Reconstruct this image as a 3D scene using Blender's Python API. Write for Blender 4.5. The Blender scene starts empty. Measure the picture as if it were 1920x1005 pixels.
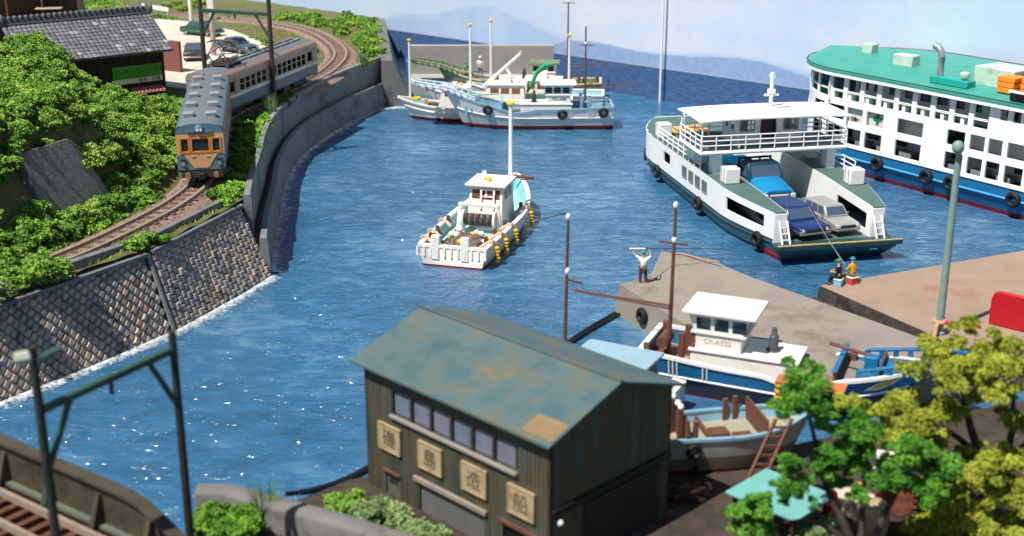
import bpy, bmesh, math, random
import numpy as np
from mathutils import Vector, Matrix
R = math.radians
random.seed(7); RNG = np.random.default_rng(11)
scene = bpy.context.scene
COL = scene.collection
# ---------------------------------------------------------------- camera, world, sun, exposure
cam_d = bpy.data.cameras.new('camera'); cam = bpy.data.objects.new('camera', cam_d); COL.objects.link(cam)
cam.location = (0, 0, 24); cam.rotation_euler = (R(90 - 18.5), 0, 0)
cam_d.sensor_width = 36; cam_d.lens = 45.0; cam_d.clip_start = 0.5; cam_d.clip_end = 2000
cam_d.dof.use_dof = True; cam_d.dof.focus_distance = 80.0; cam_d.dof.aperture_fstop = 0.185; cam_d.dof.aperture_blades = 7
scene.camera = cam
SUN_EL = R(60); SUN_H = Vector((-0.76, -0.65, 0)).normalized()
to_sun = Vector((SUN_H.x*math.cos(SUN_EL), SUN_H.y*math.cos(SUN_EL), math.sin(SUN_EL)))
world = bpy.data.worlds.new('World'); scene.world = world; world.use_nodes = True
wn = world.node_tree.nodes; wl = world.node_tree.links
sky = wn.new('ShaderNodeTexSky'); sky.sky_type = 'NISHITA'; sky.sun_disc = False
sky.sun_elevation = SUN_EL; sky.sun_rotation = math.atan2(SUN_H.x, SUN_H.y)
wl.new(sky.outputs['Color'], wn['Background'].inputs['Color']); wn['Background'].inputs['Strength'].default_value = 0.062
sun_d = bpy.data.lights.new('sun', 'SUN'); sun_d.energy = 5.0; sun_d.angle = R(0.6); sun_d.color = (1.0, 0.955, 0.88)
sun = bpy.data.objects.new('sun', sun_d); COL.objects.link(sun)
sun.rotation_euler = to_sun.to_track_quat('Z', 'Y').to_euler(); sun.location = (-60, -20, 90)
vs = scene.view_settings; vs.view_transform = 'Standard'; vs.look = 'None'; vs.exposure = 0.32; vs.gamma = 1.0; vs.use_curve_mapping = False
scene.cycles.max_bounces = 6; scene.cycles.diffuse_bounces = 3; scene.cycles.glossy_bounces = 3; scene.cycles.transparent_max_bounces = 8
scene.cycles.sample_clamp_indirect = 6.0
scene.cycles.use_denoising = True

# ---------------------------------------------------------------- mesh helper
class MB:
    def __init__(s): s.v = []; s.f = []; s.T = None
    def add(s, vs, fs):
        o = len(s.v)
        if s.T is not None: vs = [tuple(s.T @ Vector(p)) for p in vs]
        s.v += [tuple(p) for p in vs]; s.f += [tuple(i+o for i in f) for f in fs]; return s
    def box(s, x0, x1, y0, y1, z0, z1):
        return s.add([(x0,y0,z0),(x1,y0,z0),(x1,y1,z0),(x0,y1,z0),(x0,y0,z1),(x1,y0,z1),(x1,y1,z1),(x0,y1,z1)],
                     [(0,3,2,1),(4,5,6,7),(0,1,5,4),(1,2,6,5),(2,3,7,6),(3,0,4,7)])
    def cbox(s, c, d, rz=0, M_=None):
        m = M_ if M_ is not None else Matrix.Rotation(rz, 3, 'Z')
        h = [x/2 for x in d]; vs = []
        for z in (-1,1):
            for (x,y) in ((-1,-1),(1,-1),(1,1),(-1,1)):
                vs.append(Vector(c) + m @ Vector((x*h[0], y*h[1], z*h[2])))
        return s.add(vs, [(0,3,2,1),(4,5,6,7),(0,1,5,4),(1,2,6,5),(2,3,7,6),(3,0,4,7)])
    def hexa(s, b, t):      # bottom 4, top 4 points, ccw from above
        return s.add(list(b)+list(t), [(0,3,2,1),(4,5,6,7),(0,1,5,4),(1,2,6,5),(2,3,7,6),(3,0,4,7)])
    def bar(s, p0, p1, w, h=None):   # rectangular bar between two points
        h = h or w; p0 = Vector(p0); p1 = Vector(p1); d = (p1-p0)
        q = d.to_track_quat('X', 'Z').to_matrix()
        return s.cbox((p0+p1)/2, (d.length, w, h), M_=q)
    def tube(s, pts, r, n=8, caps=True):
        pts = [Vector(p) for p in pts]; rr = r if isinstance(r, (list,tuple)) else [r]*len(pts)
        vs = []; fs = []; up = Vector((0,0,1))
        for i,p in enumerate(pts):
            a = pts[max(0,i-1)]; b = pts[min(len(pts)-1,i+1)]; d = (b-a).normalized()
            u = d.cross(up)
            if u.length < 0.05: u = d.cross(Vector((0,1,0)))
            u.normalize(); w = u.cross(d)
            for k in range(n):
                t = 2*math.pi*k/n; vs.append(p + (u*math.cos(t) + w*math.sin(t))*rr[i])
        for i in range(len(pts)-1):
            for k in range(n):
                a = i*n+k; b = i*n+(k+1)%n; fs.append((a, b, b+n, a+n))
        if caps: fs.append(tuple(range(n-1,-1,-1))); e = (len(pts)-1)*n; fs.append(tuple(range(e, e+n)))
        return s.add(vs, fs)
    def loft(s, rings, closed=True, cap0=True, cap1=True):
        n = len(rings[0]); vs = [p for r in rings for p in r]; fs = []
        for i in range(len(rings)-1):
            for k in range(n if closed else n-1):
                a = i*n+k; b = i*n+(k+1)%n; fs.append((a, b, b+n, a+n))
        if closed and cap0: fs.append(tuple(range(n-1,-1,-1)))
        if closed and cap1: e = (len(rings)-1)*n; fs.append(tuple(range(e, e+n)))
        return s.add(vs, fs)
    def prism(s, poly, z0, z1):
        n = len(poly); z0f = z0 if callable(z0) else (lambda i: z0); z1f = z1 if callable(z1) else (lambda i: z1)
        return s.loft([[(p[0],p[1],z0f(i)) for i,p in enumerate(poly)], [(p[0],p[1],z1f(i)) for i,p in enumerate(poly)]])
    def prism_y(s, poly, y0, y1):   # poly in x,z
        return s.loft([[(p[0],y0,p[1]) for p in poly], [(p[0],y1,p[1]) for p in poly]])
    def prism_x(s, poly, x0, x1):   # poly in y,z
        return s.loft([[(x0,p[0],p[1]) for p in poly], [(x1,p[0],p[1]) for p in poly]])
    def lathe(s, prof, c=(0,0,0), n=12):
        rings = [[(c[0]+r*math.cos(2*math.pi*k/n), c[1]+r*math.sin(2*math.pi*k/n), c[2]+z) for k in range(n)] for r,z in prof]
        return s.loft(rings)
    def ball(s, c, r, n=10, m=6, sc=(1,1,1)):
        rings = []
        for i in range(m+1):
            t = -math.pi/2 + math.pi*i/m; rr = max(1e-3, math.cos(t))*r; z = math.sin(t)*r
            rings.append([(c[0]+rr*math.cos(2*math.pi*k/n)*sc[0], c[1]+rr*math.sin(2*math.pi*k/n)*sc[1], c[2]+z*sc[2]) for k in range(n)])
        return s.loft(rings)
    def torus(s, c, Rr, r, axis='Y', n=18, m=9):
        rings = []
        for i in range(n+1):
            a = 2*math.pi*i/n; ring = []
            for k in range(m):
                b = 2*math.pi*k/m; q = Rr + r*math.cos(b); w = r*math.sin(b)*1.15
                p = {'Y': (q*math.cos(a), w, q*math.sin(a)), 'X': (w, q*math.cos(a), q*math.sin(a)), 'Z': (q*math.cos(a), q*math.sin(a), w)}[axis]
                ring.append((c[0]+p[0], c[1]+p[1], c[2]+p[2]))
            rings.append(ring)
        return s.loft(rings, cap0=False, cap1=False)
    def mesh(s, name):
        me = bpy.data.meshes.new(name); me.from_pydata(s.v, [], s.f); me.update(); return me
    def build(s, name, mat, parent=None, bevel=0, smooth=True, ang=38, fix=True):
        me = s.mesh(name)
        if fix:
            bm = bmesh.new(); bm.from_mesh(me); bmesh.ops.recalc_face_normals(bm, faces=bm.faces); bm.to_mesh(me); bm.free()
        return link(name, me, mat, parent, bevel, smooth, ang)
def link(name, me, mat, parent=None, bevel=0, smooth=True, ang=38):
    if mat is not None and len(me.materials) == 0: me.materials.append(mat)
    if smooth and len(me.polygons):
        me.shade_smooth(); me.set_sharp_from_angle(angle=R(ang))
    o = bpy.data.objects.new(name, me); COL.objects.link(o)
    if parent is not None: o.parent = parent
    if bevel:
        b = o.modifiers.new('bevel', 'BEVEL'); b.width = bevel; b.segments = 2; b.limit_method = 'ANGLE'; b.angle_limit = R(40)
    return o
def thing(name, label, cat, loc=(0,0,0), rz=0, group=None, rot=None):
    o = bpy.data.objects.new(name, None); COL.objects.link(o); o.empty_display_size = 0.3
    o.location = loc; o.rotation_euler = rot if rot else (0, 0, rz)
    return tag(o, label, cat, group)
def tag(o, label=None, cat=None, group=None, kind=None):
    if label: o['label'] = label
    if cat: o['category'] = cat
    if group: o['group'] = group
    if kind: o['kind'] = kind
    return o
def inst(name, src, parent, matrix):    # a piece sharing mesh data
    o = bpy.data.objects.new(name, src); COL.objects.link(o); o.parent = parent; o.matrix_local = matrix; return o

# ---------------------------------------------------------------- materials
def nt(name):
    m = bpy.data.materials.new(name); m.use_nodes = True; t = m.node_tree
    return m, t.nodes, t.links, t.nodes['Principled BSDF']
def lin(c): return tuple(((x/255)/12.92 if x/255 <= 0.04045 else ((x/255+0.055)/1.055)**2.4) for x in c)
def M(name, col, rough=.5, var=.14, scale=1.3, bump=.25, bscale=9., bdist=.02, metal=0., spec=.4, stain=None, st_scale=.8, st_lo=.52, st_hi=.66, world_co=False):
    """painted / weathered surface: base colour, slow and fine tone variation, stains, grain relief. col in sRGB 0-255"""
    m, n, l, b = nt(name); c = lin(col)
    tc = n.new('ShaderNodeTexCoord'); CO = n.new('ShaderNodeNewGeometry').outputs['Position'] if world_co else tc.outputs['Object']
    na = n.new('ShaderNodeTexNoise'); na.inputs['Scale'].default_value = scale; na.inputs['Detail'].default_value = 6; na.inputs['Roughness'].default_value = .6
    l.new(CO, na.inputs['Vector'])
    r = n.new('ShaderNodeMapRange'); r.inputs['From Min'].default_value = .3; r.inputs['From Max'].default_value = .7
    r.inputs['To Min'].default_value = 1-var; r.inputs['To Max'].default_value = 1+var
    l.new(na.outputs['Fac'], r.inputs['Value'])
    mx = n.new('ShaderNodeMix'); mx.data_type = 'RGBA'; mx.blend_type = 'MULTIPLY'; mx.inputs['Factor'].default_value = 1
    mx.inputs['A'].default_value = (*c, 1); l.new(r.outputs['Result'], mx.inputs['B'])
    out = mx.outputs['Result']
    nb = n.new('ShaderNodeTexNoise'); nb.inputs['Scale'].default_value = bscale; nb.inputs['Detail'].default_value = 5; nb.inputs['Roughness'].default_value = .65
    l.new(CO, nb.inputs['Vector'])
    if stain:
        ns = n.new('ShaderNodeTexNoise'); ns.inputs['Scale'].default_value = st_scale; ns.inputs['Detail'].default_value = 8; ns.inputs['Roughness'].default_value = .7
        mp = n.new('ShaderNodeMapping'); mp.inputs['Location'].default_value = (3.7, 1.3, 9.1); l.new(CO, mp.inputs['Vector']); l.new(mp.outputs['Vector'], ns.inputs['Vector'])
        rs = n.new('ShaderNodeMapRange'); rs.inputs['From Min'].default_value = st_lo; rs.inputs['From Max'].default_value = st_hi; l.new(ns.outputs['Fac'], rs.inputs['Value'])
        ms = n.new('ShaderNodeMix'); ms.data_type = 'RGBA'; l.new(rs.outputs['Result'], ms.inputs['Factor']); l.new(out, ms.inputs['A']); ms.inputs['B'].default_value = (*lin(stain), 1)
        out = ms.outputs['Result']
    l.new(out, b.inputs['Base Color'])
    rr = n.new('ShaderNodeMapRange'); rr.inputs['To Min'].default_value = max(.03, rough-.12); rr.inputs['To Max'].default_value = min(1, rough+.12); l.new(nb.outputs['Fac'], rr.inputs['Value']); l.new(rr.outputs['Result'], b.inputs['Roughness'])
    b.inputs['Metallic'].default_value = metal; b.inputs['Specular IOR Level'].default_value = spec
    if bump:
        bp = n.new('ShaderNodeBump'); bp.inputs['Strength'].default_value = bump; bp.inputs['Distance'].default_value = bdist
        l.new(nb.outputs['Fac'], bp.inputs['Height']); l.new(bp.outputs['Normal'], b.inputs['Normal'])
    return m
def foliage_mat(name, cols, scale=.35):
    m, n, l, b = nt(name)
    g = n.new('ShaderNodeNewGeometry'); tc = n.new('ShaderNodeTexCoord')
    na = n.new('ShaderNodeTexNoise'); na.inputs['Scale'].default_value = scale; na.inputs['Detail'].default_value = 4; l.new(tc.outputs['Object'], na.inputs['Vector'])
    ad = n.new('ShaderNodeMath'); ad.operation = 'MULTIPLY_ADD'; ad.inputs[1].default_value = .45; l.new(g.outputs['Random Per Island'], ad.inputs[0])
    sb = n.new('ShaderNodeMath'); sb.operation = 'MULTIPLY_ADD'; sb.inputs[1].default_value = 1.5; sb.inputs[2].default_value = -.5; l.new(na.outputs['Fac'], sb.inputs[0]); l.new(sb.outputs[0], ad.inputs[2])
    cr = n.new('ShaderNodeValToRGB'); e = cr.color_ramp.elements
    e[0].color = (*lin(cols[0]), 1); e[0].position = 0.1; e[1].color = (*lin(cols[-1]), 1); e[1].position = .95
    for i,c in enumerate(cols[1:-1]):
        x = e.new(.1 + .85*(i+1)/(len(cols)-1)); x.color = (*lin(c), 1)
    l.new(ad.outputs[0], cr.inputs['Fac']); l.new(cr.outputs['Color'], b.inputs['Base Color'])
    b.inputs['Roughness'].default_value = .85; b.inputs['Specular IOR Level'].default_value = .2
    b.inputs['Subsurface Weight'].default_value = 0.0
    return m
def glass_mat(name, col=(40,48,55), rough=.08):
    m, n, l, b = nt(name); b.inputs['Base Color'].default_value = (*lin(col), 1); b.inputs['Roughness'].default_value = rough; b.inputs['Specular IOR Level'].default_value = .7
    return m
WHITE = M('white_paint', (232,230,224), .45, .05, .9, .2, stain=(196,188,172), st_scale=1.1, st_lo=.58, st_hi=.8)
WHITE2 = M('aged_white_paint', (236,228,216), .55, .07, 1.2, .3, stain=(196,172,150), st_scale=1.7, st_lo=.62, st_hi=.85)
GREY = M('grey_paint', (128,134,136), .5, .1)
SLATE = M('slate_hull_paint', (72,104,112), .45, .1)
DKGREEN = M('deck_green', (78,104,98), .6, .12, stain=(60,78,74))
BLACK = M('black_rubber', (26,26,28), .6, .2)
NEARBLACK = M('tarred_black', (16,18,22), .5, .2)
RED = M('red_antifouling', (120,22,30), .5, .2, stain=(70,16,22))
BROWN = M('brown_wood', (104,66,52), .65, .2, 2.5)
DKBROWN = M('dark_brown_wood', (58,38,32), .65, .2, 2.5)
YELLOW = M('yellow_float', (232,184,24), .5, .12)
GLASS = glass_mat('dark_glass')
GLASSB = glass_mat('blue_glass', (70,86,108), .12)
CONC = M('grey_concrete', (104,106,106), .85, .14, .5, .5, 14., .02, stain=(78,80,80), st_scale=.5)
CONC_D = M('dark_sea_wall_concrete', (122,124,124), .85, .14, .4, .5, 14., .02, stain=(84,88,90), st_scale=.35)
STEELDK = M('dark_steel', (58,54,52), .55, .2, 2.)
RUST = M('rust_brown', (92,56,44), .75, .25, 3.)
CHROME = M('silver_metal', (190,190,188), .3, .08, metal=.8)
STEEL = M('grey_metal', (150,154,158), .4, .1, metal=.3)

def wall_holes(mb_, W, H, holes, th, fmap, nsub=0):
    """flat wall u in 0..W, v in 0..H with rectangular holes (u0,u1,v0,v1); fmap(u,v,d) -> point, d = 0 outside .. th inside"""
    us = {0.0, float(W)}; vv = {0.0, float(H)}
    for a,b,c,d in holes: us |= {a,b}; vv |= {c,d}
    if nsub:
        for i in range(1, nsub): us.add(W*i/nsub)
    us = sorted(us); vv = sorted(vv)
    us = [u for i,u in enumerate(us) if i == 0 or u-us[i-1] > 1e-4]; vv = [u for i,u in enumerate(vv) if i == 0 or u-vv[i-1] > 1e-4]
    def solid(i,j):
        if i < 0 or j < 0 or i >= len(us)-1 or j >= len(vv)-1: return False
        u = (us[i]+us[i+1])/2; v = (vv[j]+vv[j+1])/2
        return not any(a < u < b and c < v < d for a,b,c,d in holes)
    for i in range(len(us)-1):
        for j in range(len(vv)-1):
            if not solid(i,j): continue
            u0,u1,v0,v1 = us[i],us[i+1],vv[j],vv[j+1]
            q = lambda d: [fmap(u0,v0,d), fmap(u1,v0,d), fmap(u1,v1,d), fmap(u0,v1,d)]
            mb_.add(q(0), [(0,1,2,3)]); mb_.add(q(th), [(3,2,1,0)])
            for (di,dj,a,b) in ((-1,0,(u0,v1),(u0,v0)),(1,0,(u1,v0),(u1,v1)),(0,-1,(u0,v0),(u1,v0)),(0,1,(u1,v1),(u0,v1))):
                if not solid(i+di,j+dj):
                    mb_.add([fmap(*a,0), fmap(*a,th), fmap(*b,th), fmap(*b,0)], [(0,1,2,3)])
    return mb_
def weld(o, d=1e-4):
    bm = bmesh.new(); bm.from_mesh(o.data); bmesh.ops.remove_doubles(bm, verts=bm.verts, dist=d); bmesh.ops.recalc_face_normals(bm, faces=bm.faces); bm.to_mesh(o.data); bm.free()
    o.data.shade_smooth(); o.data.set_sharp_from_angle(angle=R(32)); return o
def text_mesh(name, s, size, mat, parent, M4, depth=.01):
    cu = bpy.data.curves.new(name, 'FONT'); cu.body = s; cu.size = size; cu.align_x = 'CENTER'; cu.align_y = 'CENTER'; cu.extrude = depth
    t = bpy.data.objects.new(name+'_tmp', cu); COL.objects.link(t)
    bpy.context.view_layer.update()
    me = bpy.data.meshes.new_from_object(t.evaluated_get(bpy.context.evaluated_depsgraph_get()))
    bpy.data.objects.remove(t); me.materials.clear()
    o = link(name, me, mat, parent, 0, False); o.matrix_local = M4; return o
def railing(mb_, pts, h, rails=(1,), pr=.04, rr=.03, step=None):
    """posts at the points and horizontal rails at fractions of h"""
    for p in pts: mb_.tube([p, (p[0],p[1],p[2]+h)], pr, 6)
    for f in rails: mb_.tube([(p[0],p[1],p[2]+h*f) for p in pts], rr, 6)
    return mb_
def lerp(a, b, t): return tuple(a[i]+(b[i]-a[i])*t for i in range(len(a)))
def along(a, b, n): return [lerp(a, b, i/n) for i in range(n+1)]
def spline(P, n=8):
    P = [Vector(p) for p in P]; out = []
    for i in range(len(P)-1):
        p0 = P[max(0,i-1)]; p1 = P[i]; p2 = P[i+1]; p3 = P[min(len(P)-1,i+2)]
        for k in range(n):
            t = k/n
            out.append(.5*((2*p1)+(p2-p0)*t+(2*p0-5*p1+4*p2-p3)*t*t+(3*p1-p0-3*p2+p3)*t**3))
    out.append(P[-1]); return out
def polyx(P, y):   # x on polyline sorted by y
    if y <= P[0][1]: a,b = P[0],P[1]
    elif y >= P[-1][1]: a,b = P[-2],P[-1]
    else:
        for a,b in zip(P, P[1:]):
            if a[1] <= y <= b[1]: break
    return a[0]+(b[0]-a[0])*(y-a[1])/(b[1]-a[1])
# ================================================================ the setting
# ---- water: painted resin sea, one sheet
def water_mat():
    m, n, l, b = nt('resin_sea')
    tc = n.new('ShaderNodeTexCoord')
    def noise(sc, det=4, ro=.6, st=(1,1,1), dist=0., rot=0):
        mp = n.new('ShaderNodeMapping'); mp.inputs['Scale'].default_value = st; mp.inputs['Rotation'].default_value = (0,0,rot); l.new(tc.outputs['Object'], mp.inputs['Vector'])
        x = n.new('ShaderNodeTexNoise'); x.inputs['Scale'].default_value = sc; x.inputs['Detail'].default_value = det; x.inputs['Roughness'].default_value = ro; x.inputs['Distortion'].default_value = dist
        l.new(mp.outputs['Vector'], x.inputs['Vector']); return x.outputs['Fac']
    def rng(v, a, b_, c, d):
        x = n.new('ShaderNodeMapRange'); x.inputs['From Min'].default_value = a; x.inputs['From Max'].default_value = b_; x.inputs['To Min'].default_value = c; x.inputs['To Max'].default_value = d; l.new(v, x.inputs['Value']); return x.outputs['Result']
    big = noise(.09, 3, .5); mid = noise(.55, 6, .65, (1,1.7,1), .6, .25)
    cr = n.new('ShaderNodeValToRGB'); e = cr.color_ramp.elements
    e[0].position = .32; e[0].color = (*lin((34,80,110)), 1); e[1].position = .72; e[1].color = (*lin((106,150,174)), 1)
    x = e.new(.52); x.color = (*lin((54,104,142)), 1)
    av = n.new('ShaderNodeMath'); av.operation = 'MULTIPLY_ADD'; av.inputs[1].default_value = .55; l.new(mid, av.inputs[0]); l.new(rng(big,0,1,0,.45), av.inputs[2])
    l.new(av.outputs[0], cr.inputs['Fac'])
    # bubbles, white paint flecks and sun sparkles, all painted into the resin colour
    vo = n.new('ShaderNodeTexVoronoi'); vo.inputs['Scale'].default_value = 3.4; l.new(tc.outputs['Object'], vo.inputs['Vector'])
    sp = rng(vo.outputs['Distance'], .09, .17, 1, 0)
    msk = rng(noise(.7, 4, .7), .5, .66, 0, 1)
    pr_ = n.new('ShaderNodeMath'); pr_.operation = 'MULTIPLY'; l.new(sp, pr_.inputs[0]); l.new(msk, pr_.inputs[1])
    wisp = rng(noise(2.2, 8, .75, (1,1.8,1), 1.2, .3), .58, .74, 0, .6)
    mw = n.new('ShaderNodeMath'); mw.operation = 'MULTIPLY'; l.new(wisp, mw.inputs[0]); l.new(rng(noise(.16,3,.5,(1,1,1),0,1.), .46,.62,0,1), mw.inputs[1])
    ad = n.new('ShaderNodeMath'); ad.operation = 'MAXIMUM'; l.new(pr_.outputs[0], ad.inputs[0]); l.new(mw.outputs[0], ad.inputs[1])
    mx = n.new('ShaderNodeMix'); mx.data_type = 'RGBA'; l.new(ad.outputs[0], mx.inputs['Factor']); l.new(cr.outputs['Color'], mx.inputs['A']); mx.inputs['B'].default_value = (.72,.8,.84,1)
    l.new(mx.outputs['Result'], b.inputs['Base Color'])
    b.inputs['Roughness'].default_value = .1; b.inputs['IOR'].default_value = 1.6; b.inputs['Specular IOR Level'].default_value = .6
    def mth(op, a, b_, c=None):
        x = n.new('ShaderNodeMath'); x.operation = op
        for i,v in enumerate((a,b_,c)):
            if v is None: continue
            if isinstance(v, (int,float)): x.inputs[i].default_value = v
            else: l.new(v, x.inputs[i])
        return x.outputs[0]
    def crease(sc, st, rot, w): return rng(mth('ABSOLUTE', mth('SUBTRACT', noise(sc, 3, .5, st, .9, rot), .5), 0.), 0, w, 0, 1)
    c1 = crease(.55, (.55,1.6,1), .1, .07); c2 = crease(1.3, (.5,1.5,1), -.15, .09); h3 = noise(5., 4, .6, (.6,1.5,1), .4); h2 = noise(.3, 3, .5, (.7,1.4,1), .5, -.2)
    hs_ = mth('MULTIPLY_ADD', c2, .45, mth('MULTIPLY', c1, .7)); hs_ = mth('MULTIPLY_ADD', h3, .28, hs_); hs_ = mth('MULTIPLY_ADD', h2, 1.6, hs_)
    class _o: outputs = [hs_]
    s2 = _o
    bp = n.new('ShaderNodeBump'); bp.inputs['Strength'].default_value = 1.; bp.inputs['Distance'].default_value = .042
    l.new(s2.outputs[0], bp.inputs['Height']); l.new(bp.outputs['Normal'], b.inputs['Normal'])
    return m
PU = Vector((.73, -.6834, 0)); PN = Vector((-.6834, -.73, 0)); PO = Vector((11.64, 125.81, 0))
mb = MB(); pa = PO + PU*-95; pb = PO + PU*70
mb.add([(-90,18,0),(95,18,0),(pb.x,pb.y,0),(pa.x,pa.y,0)], [(0,1,2,3)])
tag(mb.build('water', water_mat()), 'deep blue rippled resin sea filling the harbour', kind='structure')
# ---- printed backdrop panel: sky, hills and sea horizon on a flat board standing at the back
def backdrop_mat():
    m, n, l, b = nt('printed_backdrop')
    tc = n.new('ShaderNodeTexCoord'); sx = n.new('ShaderNodeSeparateXYZ'); l.new(tc.outputs['Object'], sx.inputs['Vector'])
    def noise(sc, det=4, ro=.6, st=(1,1,1)):
        mp = n.new('ShaderNodeMapping'); mp.inputs['Scale'].default_value = st; l.new(tc.outputs['Object'], mp.inputs['Vector'])
        x = n.new('ShaderNodeTexNoise'); x.inputs['Scale'].default_value = sc; x.inputs['Detail'].default_value = det; x.inputs['Roughness'].default_value = ro; l.new(mp.outputs['Vector'], x.inputs['Vector']); return x.outputs['Fac']
    def mth(op, a, b_, c=None):
        x = n.new('ShaderNodeMath'); x.operation = op
        for i,v in enumerate((a,b_,c)):
            if v is None: continue
            if isinstance(v, (int,float)): x.inputs[i].default_value = v
            else: l.new(v, x.inputs[i])
        return x.outputs[0]
    def rng(v, a, b_, c=0, d=1):
        x = n.new('ShaderNodeMapRange'); x.inputs['From Min'].default_value = a; x.inputs['From Max'].default_value = b_; x.inputs['To Min'].default_value = c; x.inputs['To Max'].default_value = d; l.new(v, x.inputs['Value']); return x.outputs['Result']
    def mix(f, a, c):
        x = n.new('ShaderNodeMix'); x.data_type = 'RGBA'; l.new(f, x.inputs['Factor'])
        for k,v in (('A',a),('B',c)):
            if isinstance(v, tuple): x.inputs[k].default_value = (*v, 1)
            else: l.new(v, x.inputs[k])
        return x.outputs['Result']
    def ridge(pts, rough_amt, rs):
        cr = n.new('ShaderNodeValToRGB'); cr.color_ramp.interpolation = 'CARDINAL'; e = cr.color_ramp.elements
        U0, U1 = -95., 70.
        for i,(u,h) in enumerate((pts[0], pts[-1])): e[i].position = (u-U0)/(U1-U0); e[i].color = (h/12.,h/12.,h/12.,1)
        for u,h in pts[1:-1]: e.new((u-U0)/(U1-U0)).color = (h/12.,h/12.,h/12.,1)
        l.new(rng(sx.outputs['X'], U0, U1), cr.inputs['Fac'])
        h = mth('MULTIPLY', cr.outputs['Color'], 12.)
        nn = mth('MULTIPLY_ADD', noise(rs, 5, .6, (1,1,0)), rough_amt, -.5*rough_amt)
        return mth('ADD', h, nn)
    Z = sx.outputs['Z']
    cloud = rng(noise(.07, 6, .62, (1,1,1.6)), .42, .66)
    sky_c = mix(cloud, lin((186,201,220)), lin((207,212,219)))
    left = rng(sx.outputs['X'], -10, -52); sky_c = mix(mth('MULTIPLY', left, .8), sky_c, lin((164,190,218)))
    far = ridge([(-95,3.3),(-44,3.4),(-34,4.7),(-27,5.7),(-21,7.0),(-16,6.4),(-10,5.0),(-4,4.5),(4,4.6),(14,5.2),(25,4.4),(31,6.8),(36,7.2),(70,7)], .35, .35)
    near = ridge([(-95,2.9),(-40,2.9),(-14,2.9),(-9,4.3),(-5,4.75),(-.5,4.5),(3.5,4.4),(9,4.75),(13,5.0),(16,4.8),(20,4.1),(27,3.7),(40,3.2),(70,3.0)], .5, .9)
    c1 = mix(rng(mth('SUBTRACT', far, Z), -.22, .3), sky_c, mix(rng(noise(.3,4), .35,.65), lin((162,184,213)), lin((174,192,216))))
    c2 = mix(rng(mth('SUBTRACT', near, Z), -.08, .12), c1, mix(rng(noise(1.6,6,.7), .35,.65), lin((130,154,192)), lin((148,168,200))))
    shore = rng(mth('ABSOLUTE', mth('SUBTRACT', Z, 3.1), 0.), .07, .02, 0, .45)
    c2 = mix(shore, c2, lin((180,182,184)))
    seac = mix(rng(noise(1.1, 8, .75, (1,1,7)), .36, .64), lin((40,70,112)), lin((82,112,152)))
    c3 = mix(rng(Z, 3.02, 3.06), seac, c2)
    l.new(c3, b.inputs['Base Color']); b.inputs['Roughness'].default_value = .6; b.inputs['Specular IOR Level'].default_value = .25
    return m
mb = MB(); mb.box(-95, 70, 0, .6, -1, 26)
o = tag(mb.build('sky', backdrop_mat()), 'printed backdrop board with pale sky, blue hills and sea horizon', kind='structure')
o.location = PO - PN*.05; o.rotation_euler = (0, 0, math.atan2(PU.y, PU.x))
# ---- lie of the land on the railway side
WL = [(-16.9,58),(-14.05,70.3),(-14.9,76),(-15.7,83),(-16.45,88.8),(-16.85,95.6),(-16.4,103),(-14.6,111.6),(-12.6,118),(-11.2,122)]   # sea face of the lower wall
TRACK = spline([(-33.5,43,0),(-28.6,49.8,0),(-25.0,55.3,0),(-22.2,60.3,0),(-20.3,65.7,0),(-19.1,70.8,0),(-18.85,76,0),(-19.9,83,0),(-21.2,89,0),(-21.3,94,0),(-19.7,101,0),(-17.7,107.7,0),(-16.5,114.5,0),(-16.5,123.4,0),(-18.6,132,0),(-22,140,0),(-26.5,145.5,0),(-35,151,0),(-50,155,0)], 10)
ZR = 4.5   # rail top
WT = [(-30,44.5),(-23.26,54.62),(-18.63,62.13),(-15.69,71.17)]     # top edge of the stone wall
def shore_x(y):
    if y < 71.2: return polyx(WT, y)
    if y < 76: return -15.69 + (polyx(WL, 76)-.85+15.69)*(y-71.2)/4.8
    if y < 122: return polyx(WL, y)-.85
    return -12.2 - (y-122)*.1
TX = np.array([(p.x,p.y) for p in TRACK])
def track_d(x, y): return float(np.sqrt(((TX-(x,y))**2).sum(1)).min())
def track_x(y): i = int(np.abs(TX[:,1]-y).argmin()); return TX[i,0]
def land_z(x, y):
    d = track_d(x, y); z = 4.12
    left = track_x(y) - x
    if left > 0 and y < 150:
        k = .6
        h = max(0, left-1.9)*k
        if y < 74: h = max(h, max(0, left-3.4)*2.0)
        top = 5.6*min(1, max(0, (91 + min(5, max(0, (-29-x)*1.2)) - y)/6))
        top *= min(1, max(0,(y-40)/14))
        h = min(h, top) if top > 0 else 0
        z += h
    if d > 1.7: z += .12*math.sin(x*2.1+y*.7)*math.cos(y*1.3-x*.4) + .1
    if y > 101 and left > 4: z = max(z, 4.3)
    return z
GROUND = M('scenic_ground', (86,94,50), .95, .3, .9, .6, 16., .05, stain=(104,94,66), st_scale=.6, st_lo=.46, st_hi=.62)
mb = MB(); ys = [42+ i*.8 for i in range(166)]; nx = 52
rows = []
for y in ys:
    x1 = shore_x(y); r = []
    for i in range(nx+1):
        t = (i/nx)**1.5; x = x1 - t*(75+x1+22); r.append((x, y, land_z(x, y)))
    rows.append(r)
mb.loft(rows, closed=False)
tag(mb.build('terrain', GROUND, ang=80), 'grassy railway embankment and hillside ground along the left shore', kind='structure')
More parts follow.
